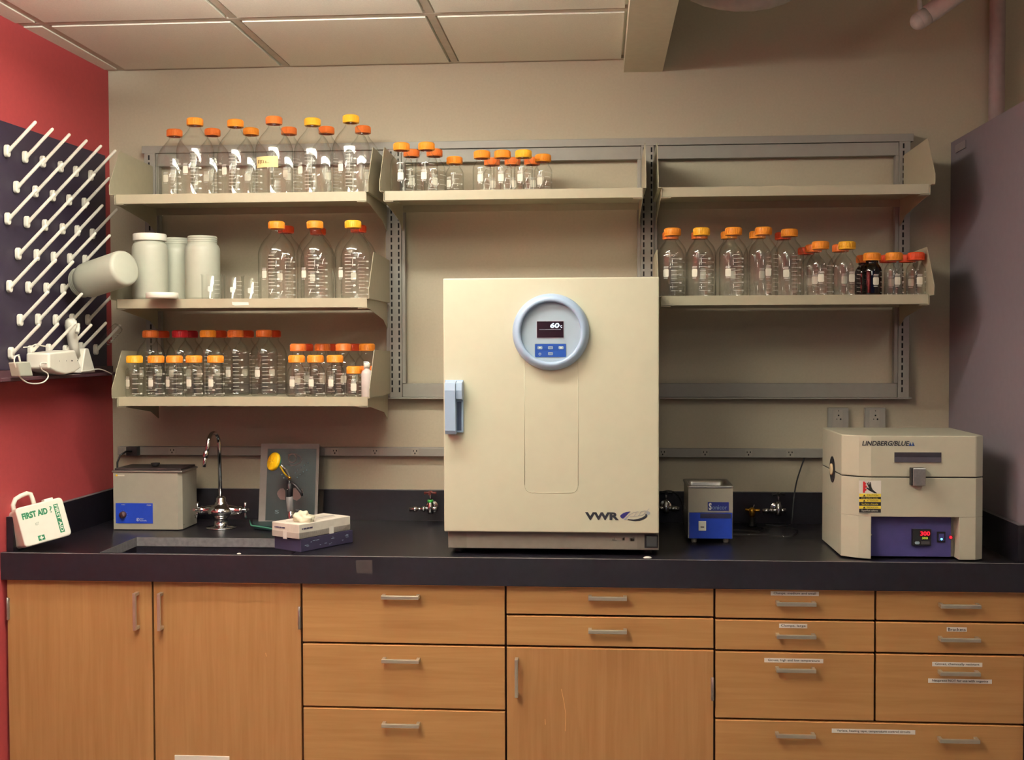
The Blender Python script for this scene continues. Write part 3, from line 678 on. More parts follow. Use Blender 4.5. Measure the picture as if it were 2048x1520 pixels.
fill(c, [(1175, 408), (1190, 390), (1300, 398), (1400, 385), (1490, 350), (1540, 315), (1545, 290), (1555, 275), (1585, 310), (1580, 345), (1520, 390), (1430, 425), (1330, 432), (1230, 420)], mat('logo_dark', (34, 34, 44), .5))
SIL = mat('logo_silver', (150, 158, 164), .5)
fill(c, [(1105, 405), (1160, 345), (1225, 285), (1250, 285), (1190, 345), (1145, 408)], SIL)
for pa, pb in (((1250, 290), (1310, 250)), ((1310, 250), (1400, 240)), ((1300, 340), (1360, 262)), ((1400, 325), (1455, 240)), ((1400, 325), (1470, 305)), ((1455, 240), (1540, 215)), ((1470, 320), (1625, 175)), ((1540, 215), (1530, 290)), ((1565, 235), (1640, 270)), ((1225, 345), (1400, 325))):
    p0, p1 = LP(*pa), LP(*pb); strip(c, [p0, p1], .0011, OY-.0003, SIL)
fill(c, [(1555, 255), (1590, 225), (1640, 250), (1640, 290), (1600, 305), (1575, 300)], SIL, .0003)
c.obj('logo', dr, label='dark lettering VWR with a leaf-shaped swoosh')
# plinth, switch, feet
c = M(ov.location); c.box((1.3285, -.672, .923), (1.9625, -.11, .9755), GREYP); c.obj('plinth', ov, .003)
c = M(ov.location); c.box((1.386, -.6735, .925), (1.898, -.6721, .9745), mat('plinth_panel', (136, 130, 120), .45))
rr = random.Random(3)
for k in range(3):
    gx = at(1222+k*18, 1080, Y=-.673).x; gz = at(1222, 1082, Y=-.673).z
    for q in range(7): c.box((gx+rr.uniform(0, .014), -.6741, gz+rr.uniform(0, .012)), (gx+rr.uniform(.004, .018), -.6736, gz+rr.uniform(0, .003)+.0006), mat('faded_print', (112, 104, 98), .6))
c.obj('plinth_panel', ov)
c = M(ov.location); a = at(1289, 1069, Y=-.674); b = at(1316, 1096, Y=-.674); c.box((a.x, -.6745, b.z), (b.x, -.6722, a.z), BLACK)
c.prism([(-.6745, b.z+.004), (-.6765, b.z+.010), (-.682, a.z-.004), (-.6745, a.z-.003)], 0, a.x+.006, b.x-.004, mat('switch_grey', (74, 78, 80), .4)); c.obj('rocker_switch', ov)
for x in (1.36, 1.93):
    for y in (-.63, -.15):
        c = M(ov.location); c.cyl((x, y, ZT+.0004), (x, y, .9228), .014, BLACK); c.obj('foot', ov)

# ------------------------------------------------------------------ tube furnace
fu = thing('tube_furnace', 'cream tube furnace with navy panel and red readout, far end of worktop', 'furnace', (2.70, -.55, ZT))
FZ0, FZM, FZ1 = ZT+.001, 1.1495, 1.2705; FX0, FX1, FYF, FYB = 2.497, 2.895, -.712, -.375
def fpoly(inset=0):
    return [(FX0+inset, FYB), (FX0+inset, -.664), (FX0+.043, -.700), (FX0+.075, FYF), (FX1-.026, FYF), (FX1, -.690), (FX1, FYB)]
def pr(c, pts, z0, z1, m): c.prism(pts, 2, z0, z1, m)
c = M(fu.location); yc_, zc_ = -.535, 1.152; NR = .026
# side wall with the round port is made of an outline with a half-round notch
def slab_with_notch(c, z0, z1, notch_top):
    """body as a prism; the port is a dark recess let into its side"""
    c.prism(fpoly(), 2, z0, z1, CREAMG)
slab_with_notch(c, FZM+.0015, FZ1, False); up_ = c.obj('upper_shell', fu, .003, 3)
# lower shell leaves a bay for the panel
px0, px1, pz = 2.5735, 2.823, 1.0345
c = M(fu.location)
lo = [(FX0, FYB), (FX0, -.664), (FX0+.043, -.700), (FX0+.075, FYF), (px0, FYF), (px0, -.66), (px1, -.66), (px1, FYF), (FX1-.026, FYF), (FX1, -.690), (FX1, FYB)]
c.prism(lo, 2, FZ0+.004, pz, CREAMG); c.prism(fpoly(), 2, pz, FZM-.0015, CREAMG); c.obj('lower_shell', fu, .0015)
c = M(fu.location); c.prism([(x+(.003 if x < 2.6 else -.003), y+.004 if y < -.5 else y) for x, y in fpoly()], 2, FZM-.0016, FZM+.0016, SLOT); c.obj('seam', fu)
c = M(fu.location); c.box((px0+.0005, -.6745, FZ0+.006), (px1-.012, -.6605, pz-.0005), NAVY); pan = c.obj('control_panel', fu, label='navy blue sunken control panel')
py = -.675
c = M(fu.location); a = at(1826, 1059, Y=-.69); b = at(1863, 1092, Y=-.69)
c.box((a.x, py-.012, b.z), (b.x, py+.0003, a.z), BLACK); c.box((a.x+.020, py-.0126, a.z-.021), (b.x-.002, py-.012, a.z-.003), mat('readout_window', (60, 6, 10), .3))
c.text('300', (a.x+.0215, py-.0134, a.z-.0180), XX, ZZ, .0275, .0125, LITR, 0, bold=.02)
c.text('300', (a.x+.026, py-.0134, a.z-.0285), XX, ZZ, .017, .0065, LITG, 0, bold=.02)
c.poly(rrect(.014, .008, .0038), (a.x+.013, py-.0126, b.z+.0085), XX, ZZ, mat('key_grey', (150, 164, 176), .4), .001)
c.poly(rrect(.024, .009, .001), (a.x+.036, py-.0126, b.z+.009), XX, ZZ, mat('dull_keys', (70, 66, 68), .5), .0008); c.obj('temperature_controller', fu, .001, label='black controller with lit red digits 300')
c = M(fu.location); a = at(1875, 1064, Y=-.68); b = at(1891, 1085, Y=-.68); c.box((a.x, py-.004, b.z), (b.x, py+.0003, a.z), BLACK); c.box((a.x+.004, py-.0055, b.z+.005), (b.x-.004, py-.004, a.z-.005), NAVY)
c.ball(((a.x+b.x)/2, py-.006, b.z+.010), .0032, LITC, 12); c.obj('power_switch', fu)
c = M(fu.location); p = at(1902, 1075, Y=-.68); c.cyl((p.x, py, p.z), (p.x, py-.003, p.z), .006, mat('lens_red', (110, 10, 30), .3)); c.ball((p.x, py-.003, p.z), .0042, LITR, 12); c.obj('indicator_lamp', fu)
for u, v in ((1743, 1070), (1913, 1073)):
    c = M(fu.location); p = at(u, v, Y=-.68); c.ball((max(px0+.006, min(p.x, px1-.016)), py, p.z), .0028, STEEL, 10); c.obj('screw', fu)
# recessed hand grip in the lid, front
yf = FYF
c = M(fu.location); a = at(1787, 903, Y=yf); b = at(1884, 926, Y=yf); w = .0022
c.box((a.x, yf-.0012, b.z), (b.x, yf+.0002, a.z), CREAMG); c.box((a.x+w, yf-.0015, b.z+w), (b.x-w, yf-.0011, a.z-w), mat('grip_dark', (36, 30, 42), .6))
c.prism([(yf-.0014, b.z+w), (yf-.0045, b.z+w), (yf-.0014, b.z+.017)], 0, a.x+w+.001, b.x-w-.001, mat('grip_slope', (54, 48, 60), .5)); c.obj('hand_grip', fu)
# latch
c = M(fu.location); a = at(1822, 936, Y=-.73); b = at(1850, 971, Y=-.73)
c.box((a.x, -.735, b.z), (b.x, yf-.0005, a.z), BLACK); c.box((a.x+.004, -.738, b.z), (b.x, -.7345, a.z), STEEL); c.obj('latch', fu, .0015, label='square grey metal latch over the seam')
# heat warning sticker
c = M(fu.location); a = at(1718, 961, Y=yf); b = at(1762, 1026, Y=yf); w = b.x-a.x; h = a.z-b.z
def R_(f0, f1, z0, z1, m, lift=.0003): c.poly([(f0*w, -z1*h), (f1*w, -z1*h), (f1*w, -z0*h), (f0*w, -z0*h)], (a.x, yf, a.z), XX, ZZ, m, lift)
R_(0, 1, 0, 1, PAPER); k = .0006
for z0, z1, m, s, ink in ((.40, .50, YLAB, 'CAUTION', INK), (.50, .57, INK, 'Hot surface inside', YLAB), (.57, .66, YLAB, 'ATTENTION', INK), (.66, .78, INK, 'Surface chaude', YLAB), (.78, .87, YLAB, 'PRECAUCION', INK), (.87, .99, INK, 'Superficie caliente', PAPER)):
    R_(.01, .99, z0+.004, z1, m, k)
    tx = .36 if m is YLAB else .12; hz = (z1-z0)*h*.55
    c.text(s, (a.x+tx*w, yf-.0009, a.z-z1*h+(z1-z0)*h*.2), XX, ZZ, (.86-tx)*w, hz, ink, 0)
    if m is YLAB: c.poly([(0, 0), (.009*.8, 0), (.0036, .0055)], (a.x+.18*w, yf-.0007, a.z-z1*h+.001), XX, ZZ, INK, .0003)
zz = lambda pts: [(x*w, -y*h) for x, y in pts]
c.poly(zz([(.18, .03), (.18, .38), (.27, .38), (.27, .33), (.36, .28), (.28, .24), (.38, .18), (.28, .14), (.33, .10), (.24, .03)])[::1], (a.x, yf-.0004, a.z), XX, ZZ, REDI, .0004)
c.poly(zz([(.33, .24), (.46, .31), (.70, .39), (.82, .39), (.62, .28), (.56, .20), (.53, .04), (.50, .05), (.49, .14), (.45, .03), (.42, .04), (.44, .15), (.38, .06), (.35, .08), (.42, .19), (.47, .25), (.34, .20)])[::1], (a.x, yf-.0004, a.z), XX, ZZ, INK, .0005)
c.obj('warning_sticker', fu, label='hot surface warning sticker with red bar and black hand')
# maker's lettering
c = M(fu.location); a = at(1724, 891.5, Y=yf); b = at(1817, 882, Y=yf)
c.text('LINDBERG/BLUE', (a.x, yf-.0005, a.z), XX, ZZ, b.x-a.x, b.z-a.z, mat('logo_dark', (34, 34, 44), .5), 0, shear=.2, bold=.03)
for k in range(2): c.poly([(k*.008, 0), (k*.008+.0085, 0), (k*.008+.0035, .0115)], (b.x+.001, yf-.0002, a.z), XX, ZZ, mat('logo_blue', (50, 90, 160), .5), .0004)
for k in range(2): c.poly([(k*.008+.005, 0), (k*.008+.0075, 0), (k*.008+.0025, .0115)], (b.x+.001, yf-.0004, a.z), XX, ZZ, mat('logo_dark', (34, 34, 44), .5), .0004)
c.obj('lettering', fu, label='dark slanted lettering LINDBERG/BLUE')
# tube port on the side
p = at(1665, 938, X=FX0); c = M(fu.location)
c.lathe([(0, 0), (.040, 0), (.040, .0012), (.037, .0016), (0, .0010)], (FX0-.0002, p.y, p.z-.001), mat('port_dark', (26, 22, 28), .7), 40, (-1, 0, 0)); po = c.obj('tube_port', fu)
c = M(fu.location); c.lathe([(.0, .0), (.018, 0), (.018, .004), (.012, .005), (0, .004)], (FX0-.0014, p.y, p.z-.001), mat('ceramic_plug', (216, 196, 156), .8), 28, (-1, 0, 0)); c.obj('ceramic_plug', fu)

# ------------------------------------------------------------------ small ultrasonic cleaner
so = thing('ultrasonic_cleaner', 'small square grey and blue ultrasonic cleaner on feet, between oven and furnace', 'ultrasonic cleaner', (2.135, -.36, ZT))
x0, x1, yf, yb = 2.066, 2.206, -.445, -.262; z0, zm, z1 = .922, 1.006, 1.085
c = M(so.location); c.box((x0, yf+.003, z0), (x1, yb, zm-.002), STEEL); c.box((x0+.004, yf, z0), (x1-.002, yf+.003, zm-.002), BLUE)
c.box((x0+.038, yf-.0006, zm-.02), (x1-.006, yf-.0001, zm-.004), mat('dark_blue_print', (28, 26, 60), .5))
c.obj('lower_housing', so, .001, label='blue fronted lower housing')
c = M(so.location); c.box((x0, yf-.001, zm-.0015), (x1, yf+.003, z1), BATHG); c.box((x0, yf+.003, zm-.0015), (x0+.002, yb, z1), STEEL); c.box((x1-.002, yf+.003, zm-.0015), (x1, yb, z1), STEEL); c.box((x0, yb-.002, zm-.0015), (x1, yb, z1), STEEL); c.obj('upper_housing', so, .001)
c = M(so.location); n = 24                                     # pressed steel basin with a rolled rim
ym = (yf+yb)/2; xm = (x0+x1)/2; wx = x1-x0; wy = yb-yf; loops = []
for (w_, h_, z_, rr_) in ((wx+.004, wy+.004, z1-.003, .008), (wx+.008, wy+.008, z1+.003, .010), (wx+.002, wy+.002, z1+.006, .012), (wx-.014, wy-.014, z1+.004, .016), (wx-.022, wy-.022, z1-.008, .018), (wx-.026, wy-.026, z1-.095, .02), (wx-.05, wy-.05, z1-.100, .012)):
    loops.append([c.bm.verts.new((xm+a_, ym+b_, z_)) for a_, b_ in rrect(w_, h_, rr_, 5)])
for A, B in zip(loops, loops[1:]):
    for i in range(len(A)): c.face((A[i], A[(i+1) % len(A)], B[(i+1) % len(A)], B[i]), STEEL, True)
c.face(loops[-1], STEEL); c.obj('steel_basin', so)
c = M(so.location); a = at(1415.5, 1004, Y=yf); b = at(1457.5, 1021.5, Y=yf)
c.box((a.x, yf-.0022, b.z), (b.x, yf-.0011, a.z), mat('badge_blue', (28, 36, 110), .4)); c.text('S', (a.x+.003, yf-.0026, b.z+.0025), XX, ZZ, .009, a.z-b.z-.005, PAPER, 0, bold=.04)
c.text('onicor', (a.x+.014, yf-.0026, b.z+.004), XX, ZZ, .046, .013, PALEI, 0); c.obj('badge', so, label='dark blue badge reading Sonicor')
c = M(so.location); a = at(1397, 1042, Y=yf); b = at(1412, 1061, Y=yf); c.box((a.x, yf-.004, b.z), (b.x, yf-.0001, a.z), WHITEP); c.box((a.x+.006, yf-.0044, b.z+.010), (b.x-.006, yf-.0039, b.z+.013), INK); c.obj('switch', so, .001)
for x in (x0+.02, x1-.02):
    for y in (yf+.02, yb-.02):
        c = M(so.location); c.lathe([(0, 0), (.007, 0), (.009, .004), (.009, .015)], (x, y, ZT+.0005), mat('rubber_foot_grey', (140, 132, 120), .7), 18); c.obj('foot', so)

# ------------------------------------------------------------------ ultrasonic bath at the sink
ba = thing('ultrasonic_bath', 'large grey ultrasonic bath with blue dial panel, in the corner by red wall', 'ultrasonic bath', (.24, -.2, ZT))
x0, x1, yf, yb, z0, z1 = .1225, .361, -.287, -.135, ZT+.003, 1.104
c = M(ba.location); c.prism([(x0, yb), (x0, yf), (x1-.012, yf), (x1, yf+.012), (x1, yb)], 2, z0, z1, BATHG)
for v_ in (.012, .03): c.box((x1+.0001, yb-.03 if v_ > .02 else yf+.02, z0+v_), (x1+.0006, yb-.026 if v_ > .02 else yf+.024, z0+v_+.003), INK)
c.box((x0+.017, yf-.0004, z1-.0125), (x0+.040, yf-.0001, z1-.0075), mat('pale_sticker', (206, 200, 184), .6)); c.ball((x0+.012, yf, z1-.010), .0035, YELLOW, 10, (1, .3, 1)); c.obj('housing', ba, .003, 3)
c = M(ba.location); c.box((x0-.004, yf-.004, z1), (x1+.005, yb+.004, z1+.007), STEEL); c.obj('steel_rim', ba, .003, 3)
c = M(ba.location); c.box((x0+.003, yf+.004, z1+.0072), (x1-.003, yb-.002, z1+.014), mat('dark_lid', (60, 50, 52), .4, .5)); li = c.obj('lid', ba, .002)
c = M(ba.location); c.cyl(((x0+x1)/2, -.21, z1+.014), ((x0+x1)/2, -.21, z1+.026), .012, BLACK, .016); c.obj('lid_knob', ba)
c = M(ba.location); a = at(231.5, 1006, Y=yf); b = at(306, 1047, Y=yf)
c.box((a.x, yf-.0012, b.z), (b.x, yf-.0001, a.z), BLUE); kx, kz = at(247, 1029, Y=yf).x, at(247, 1029, Y=yf).z
for k in range(12):
    a_ = math.radians(-60+k*300/11+90+60); c.ball((kx+.0145*math.cos(a_), yf-.0013, kz+.0145*math.sin(a_)), .0006, PAPER, 6)
for k in range(16):
    a0, a1 = 2*PI*k/16, 2*PI*(k+1)/16; q = (at(276, 1039, Y=yf).x, at(276, 1039, Y=yf).z)
    c.tube([(q[0]+.0052*math.cos(a0), yf-.0016, q[1]+.0052*math.sin(a0)), (q[0]+.0052*math.cos(a1), yf-.0016, q[1]+.0052*math.sin(a1))], .0005, PAPER, 5)
c.text('f', (q[0]-.002, yf-.0018, q[1]-.004), XX, ZZ, .004, .008, PAPER, 0, bold=.03)
c.text('Fisher', (q[0]+.0075, yf-.0018, q[1]+.0008), XX, ZZ, .013, .0045, PAPER, 0); c.text('Scientific', (q[0]+.0075, yf-.0018, q[1]-.0055), XX, ZZ, .024, .0045, PAPER, 0)
c.text('FS20', (b.x-.020, yf-.0018, a.z-.009), XX, ZZ, .015, .005, PAPER, 0); c.text('MIN', (kx-.006, yf-.0018, a.z-.007), XX, ZZ, .012, .003, PAPER, 0)
c.obj('control_panel', ba, label='blue panel with white print')
c = M(ba.location); c.lathe([(.0115, 0), (.0115, .004), (.0105, .012), (0, .0125)], (kx, yf-.0014, kz), mat('brown_knob', (66, 34, 40), .5), 28, (0, -1, 0)); c.box((kx-.0012, yf-.018, kz-.010), (kx+.0012, yf-.0138, kz+.010), mat('brown_knob', (66, 34, 40), .5)); c.obj('timer_knob', ba)

pc = M((.1, -.05, 1.15)); pc.box((.075, -.062, 1.140), (.115, -.0335, 1.172), BLACK)
pc.tube([(.095, -.062, 1.156), (.085, -.085, 1.158), (.068, -.10, 1.145), (.060, -.105, 1.12), (.058, -.105, 1.05), (.060, -.10, .96), (.07, -.095, ZT+.004), (.11, -.12, ZT+.004)], .0035, BLACK)
pc.o = Vector(ba.location); pc.obj('power_cord', ba, label='black plug and cord')

# ------------------------------------------------------------------ faucet
fa = thing('faucet', 'chrome mixer faucet with tall gooseneck behind the sink', 'faucet', (.479, -.21, ZT))
fx, fy = .479, -.225
c = M(fa.location); c.lathe([(0, 0), (.052, 0), (.052, .004), (.03, .008), (.024, .009), (.022, .034), (.030, .040), (.044, .052), (.046, .062), (.034, .076), (.022, .082), (.021, .088), (.017, .092), (.0165, .104), (.010, .110), (0, .110)], (fx, fy, ZT+.0005), CHROME, 36)
for s in (-1, 1):
    c.lathe([(.021, .025), (.017, .045), (.0135, .062), (.0155, .066), (.0155, .072), (.010, .076), (.0095, .084), (.006, .090), (.0, .092)], (fx, fy, .966), CHROME, 24, (s, 0, .02))
bd = c.obj('mixer_body', fa)
for s in (-1, 1):
    c = M(fa.location); x = fx+s*.083; c.lathe([(.0, 0), (.007, 0), (.008, .006), (.0, .009)], (x, fy, .968), CHROME, 16, (s, 0, 0))
    for a_ in ((80, -100, 170, -10) if s < 0 else (90, -85, 0, 180)):
        d = Vector((.12*s, math.cos(math.radians(a_)), math.sin(math.radians(a_))))
        c.tube([Vector((x, fy, .968)), Vector((x, fy, .968))+d*.012, Vector((x, fy, .968))+d*.028], [.0045, .0035, .005], CHROME, 10)
    c.obj('cross_handle', fa)
c = M(fa.location); pts = [(fx-.002, fy, 1.012), (fx-.004, fy, 1.20)] + [(fx-.004-.010*k/8, fy-.045+.045*math.cos(k*PI/8), 1.20+.040*math.sin(k*PI/8)) for k in range(1, 8)] + [(fx-.014, fy-.09, 1.195), (fx-.018, fy-.093, 1.175)]
c.tube(pts, .0068, CHROME, 14); c.obj('gooseneck', fa)
c = M(fa.location); c.cyl((fx-.0175, fy-.093, 1.182), (fx-.021, fy-.096, 1.160), .0095, CHROME); c.cyl((fx-.021, fy-.096, 1.161), (fx-.024, fy-.098, 1.128), .0065, CHROME, .0055); c.obj('nozzle', fa)

# ------------------------------------------------------------------ eyewash sign, drench unit, glove boxes
SGY = -.075
pl = thing('eyewash_sign', 'grey bordered dark green eyewash sign standing behind the sink', 'sign', (.69, -.08, ZT))
def sg(u, v): 
    q = at(u, v, Y=-.10); return q.x, q.z
def tilted(z): return -.108 + (z-ZT)*.16                       # the board leans on the wall
(xa, zt_), (xb, _) = sg(517, 889), sg(631, 889)
def quad(c, x0, x1, z0, z1, m, off, th):
    d = Vector((0, tilted(z1)-tilted(z0), z1-z0)); c.poly([(0, 0), (x1-x0, 0), (x1-x0, 1), (0, 1)], (x0, tilted(z0)-off, z0), XX, d, m, th)
c = M(pl.location); quad(c, xa, xb+.006, ZT+.004, zt_, mat('sign_border', (150, 142, 138), .6), 0, .004); c.obj('backing_board', pl)
c = M(pl.location); (qa, qz), (qb, _) = sg(531, 899), sg(629, 899); quad(c, qa, qb, ZT+.01, qz, mat('sign_green', (22, 38, 42), .5), .0042, .0008)
PINK = mat('sign_pale_ink', (150, 128, 126), .6)
def spt(u, v, off=.006):
    x, z = sg(u, v); return Vector((x, tilted(z)-off, z))
def sc6(a, b): return 500+a/6.08, 870+b/6.08
eye = [sc6(*q) for q in ((440, 250), (480, 235), (540, 240), (590, 270), (612, 305), (590, 345), (540, 370), (490, 380), (450, 370))]
c.tube([spt(*q) for q in eye], .0013, PINK, 6); 
ir = [sc6(495+48*math.cos(k*PI/9), 290+50*math.sin(k*PI/9)) for k in range(19)]; c.tube([spt(*q) for q in ir], .0016, PINK, 6)
for q in ((540, 465), (568, 432), (604, 400), (645, 374), (688, 344), (565, 520), (598, 484), (636, 452), (678, 432), (400, 525), (375, 487)):
    p = spt(*sc6(*q)); c.ball(p, .0026, PALEI, 8, (1, .4, 1))
hands = (((330, 690), (360, 655), (400, 650), (425, 680), (430, 790), (370, 785), (340, 750), (325, 715)), ((520, 650), (560, 640), (600, 700), (625, 660), (645, 700), (610, 770), (570, 800), (520, 780)))
for hnd in hands:
    vs = [c.bm.verts.new(spt(*sc6(*q), off=.0056)) for q in hnd]; c.face(vs, PINK)
p = spt(*sc6(310, 950)); c.text('S', p, XX, ZZ, .015, .0125, PALEI, 0)
for k, s in enumerate(('', '', '', 'TEN')):
    if s: p = spt(*sc6(560, 925)); c.text(s, p, XX, ZZ, .018, .006, PALEI, 0)
c.obj('green_print', pl)
c = M(pl.location); (sa, _), (sb, _) = sg(632, 900), sg(642, 900)
d1 = [(sa, tilted(ZT+.002)-.004, ZT+.002), (sb+.003, tilted(ZT+.002)+.012, ZT+.002), (sb+.001, -.045, zt_-.02), (sa, tilted(zt_)-.004, zt_)]
vs = [c.bm.verts.new(q) for q in d1]; c.face(vs, CLEARP); vs2 = [c.bm.verts.new((q[0]+.0008, q[1]+.0008, q[2])) for q in d1]; c.face(vs2, CLEARP); c.obj('clear_sleeve', pl, label='clear plastic sleeve edge')

ew = thing('eyewash_station', 'eyewash nozzle with yellow dust cover on grey grip, behind the glove boxes', 'eyewash', (.715, -.22, ZT))
ey = -.235
def E_(u, v, y=ey): q = at(u, v, Y=y); return Vector((q.x, q.y, q.z))
cc = E_(550, 924, -.26); ax = Vector((-.62, -.70, .30)).normalized()
c = M(ew.location); c.lathe([(0, .012), (.028, .012), (.0315, .010), (.0325, .004), (.031, .0), (.0, .0)], cc, YELLOW, 36, ax)
for k in range(6):
    q = ax.to_track_quat('Z', 'Y'); a_ = k*PI/3; d = q @ Vector((math.cos(a_), math.sin(a_), 0)); c.tube([cc+ax*.0125, cc+ax*.0125+d*.027], .0008, YELLOW, 6)
c.obj('dust_cover', ew, label='round yellow dust cover')
c = M(ew.location); c.lathe([(0, 0), (.020, 0), (.030, .009), (.030, .0105), (0, .0105)], cc-ax*.0115, GREEN, 32, ax); c.obj('spray_head', ew, label='green spray head')
c = M(ew.location); c.tube([E_(560, 932, -.262), E_(567, 944, -.255), E_(575, 954, -.245)], .0028, YELLOW, 8); c.ball(E_(579, 956, -.24), .0065, BRASS, 12); c.obj('cover_arm', ew)
c = M(ew.location); c.tube([cc-ax*.011, E_(572, 940, -.235), E_(578, 955), E_(580, 968)], .006, CHROME, 12); c.cyl(E_(580, 966), E_(579, 994), .0095, BLACK, .011)
c.ball(E_(575, 979, -.248), .0028, CHROME, 8); c.tube([E_(581, 964), E_(592, 972), E_(602, 984, -.24), E_(604, 992, -.24)], [.004, .005, .006, .004], BLACK, 10); c.obj('trigger_valve', ew)
c = M(ew.location); c.cyl(E_(579, 993), E_(581, 1022), .0115, mat('grey_grip', (128, 124, 124), .5), .0125); c.obj('grip_sleeve', ew)
c = M(ew.location); g_ = E_(582, 1022); c.cyl(g_, (g_.x, g_.y, ZT+.014), .011, CHROME, .016); c.lathe([(0, 0), (.017, 0), (.018, .006), (.012, .010)], (g_.x, g_.y, ZT+.012), CHROME, 24); c.obj('chrome_socket', ew)
c = M(ew.location); a = Vector((.575, -.19, 0)); b = Vector((.70, -.30, 0)); 
c.prism([(.572, -.170), (.600, -.245), (.700, -.292), (.780, -.240), (.770, -.190), (.690, -.160)], 2, ZT+.0005, ZT+.016, mat('dark_green_base', (36, 58, 60), .4)); c.obj('base_plate', ew, .002)
c = M(ew.location); c.tube([(.566, -.182, ZT+.0205), (.594, -.253, ZT+.014), (.655, -.285, ZT+.012), (.69, -.304, ZT+.010)], [.002, .003, .0035, .002], mat('dull_green_rubber', (64, 124, 104), .5), 8); c.obj('green_hose', ew)

def glovebox(loc, rz, label, upper):
    t = thing('glove_box', label, 'glove box', loc, (0, 0, math.radians(rz)), 'stacked glove boxes by the sink')
    L_, W_, H_ = .225, .118, .044 if upper else .040
    c = M(); m = mat('box_card_white', (222, 214, 200), .6) if upper else PURPLE
    c.box((0, 0, 0), (L_, W_, H_), m)
    if upper:
        c.box((-.0004, .0, 0), (L_+.0004, W_, H_*.44), mat('box_card_grey', (186, 176, 166), .6))
        c.obj('carton', t, .0015)
        c = M(); c.poly([(.03, .03), (.19, .03), (.2, .059), (.19, .088), (.03, .088), (.02, .059)], (0, 0, H_), XX, YY, mat('opening_film', (200, 190, 176), .7), .0005)
        c.poly([(.125, .050), (.205, .050), (.205, .056), (.125, .056)], (0, 0, H_+.0006), XX, YY, mat('box_print_grey', (150, 148, 150), .6), .0004)
        c.obj('top_print', t)
        BP = mat('box_print', (70, 66, 90), .6)
        c = M()
        for k, (p_, w_) in enumerate(((.012, .004), (.018, .013), (.0325, .011), (.045, .012))):
            c.box((p_, -.0007, H_*.62), (p_+w_, -.0002, H_*.62+.0045), BP); c.box((-.0007, W_-p_, H_*.62), (-.0002, W_-p_-w_, H_*.62+.0045), BP)
        c.obj('side_print', t)
        c = M(); c.box((.13, -.0008, -.004), (.149, .0, H_*.5), PAPER); c.box((-.0009, .052, -.004), (-.0003, .069, H_*.5), PAPER); c.obj('carton_flap', t)
    else:
        c.obj('carton', t, .0015)
        c = M(); r4 = random.Random(5)
        for k in range(16): x = r4.uniform(.01, .2); z = r4.uniform(.008, .03); c.box((x, -.0006, z), (x+r4.uniform(.003, .016), -.0001, z+.0016), PALEI)
        c.obj('side_print', t)
    return t
gb0 = at(613, 1103, Z=.912)
glovebox((gb0.x-.020, gb0.y+.012, ZT+.0008), 58, 'dark purple box underneath the white glove box', False)
glovebox((gb0.x-.024, gb0.y+.006, ZT+.0418), 59, 'white carton of gloves with one glove poking out, topmost', True)
# the glove standing out of the carton: a crumpled sheet closed underneath
c = M((at(604, 1040, Y=-.62).x, -.62, ZT+.086)); c.bm.free(); c.bm = bmesh.new(); bmesh.ops.create_icosphere(c.bm, subdivisions=4, radius=1)
from mathutils import noise as _n
for f in c.bm.faces: f.smooth = True
c.mi(mat('cream_latex', (226, 218, 192), .6))
o_ = c.o
for v in c.bm.verts:
    k = 1+.30*_n.noise(v.co*1.7)+.10*_n.noise(v.co*4)
    w = Vector((v.co.x*.026*k + (.016 if v.co.x > .4 and v.co.z < .3 else 0), v.co.y*.024*k, max(-.0005, (v.co.z*.0215*k)+.012)))
    v.co = w + o_
tag(c.obj('nitrile_glove'), 'crumpled cream glove poking up from the white glove carton', 'glove')

# ------------------------------------------------------------------ first aid box leaning by the splashback
# built upright: face width along x, face towards -y, then turned
FW, FD, FH = .146, .100, .122
fb = thing('first_aid_box', 'white plastic first aid case with green lettering, leaning beside the red wall', 'first aid box', (.0, 0, 0))
r = .012
c = M(); c.prism(rrect(FW, FH, r, 5, FW/2, FH/2), 1, 0, FD*.42, WHITEP); c.obj('front_half', fb, .004, 3)
c = M(); c.prism(rrect(FW-.006, FH-.006, r, 5, FW/2, FH/2), 1, FD*.42+.001, FD, WHITEP); c.obj('back_half', fb, .004, 3)
c = M(); hw = .030
hp = [(.020, 0), (.022, .020), (.034, .036), (.052, .042), (.072, .045), (.082, .040), (.084, .02), (.084, 0)]
c.tube([(x, FD*.72, FH-.004+z) for x, z in hp], .0070, WHITEP, 12); c.obj('carry_handle', fb)
c = M(); c.box((.098, .02, FH-.001), (.126, .046, FH+.007), WHITEP); c.obj('catch', fb, .002, 3)
c = M(); yt = -.0006
c.text('FIRST AID', (.014, yt, .082), XX, ZZ, .078, .020, GREENI, 0, bold=.05); c.text('?', (.099, yt, .083), XX, ZZ, .008, .020, GREENI, 0)
c.text('KIT', (.047, yt, .056), XX, ZZ, .011, .009, mat('pale_green_ink', (120, 150, 130), .6), 0)
c.poly([(0, 0), (.020, 0), (.020, .016), (0, .016)], (.044, -.0001, .008), XX, ZZ, GREENI, .0005)
c.poly([(.008, .002), (.012, .002), (.012, .014), (.008, .014)], (.044, -.0005, .008), XX, ZZ, WHITEP, .0005); c.poly([(.004, .006), (.016, .006), (.016, .010), (.004, .010)], (.044, -.0005, .008), XX, ZZ, WHITEP, .0006)
c.poly([(0, 0), (.014, 0), (.014, .090), (0, .090)], (.113, -.0001, .015), XX, ZZ, GREENI, .0004)
c.text('FIRST AID', (.1155, yt-.0004, .102), -ZZ, XX, .084, .0095, WHITEP, 0, bold=.02); c.obj('lettering', fb, label='green FIRST AID lettering')
fb.rotation_euler = (math.radians(-14), math.radians(-9), math.radians(48))
p = at(150, 1096, Z=ZT)
import mathutils
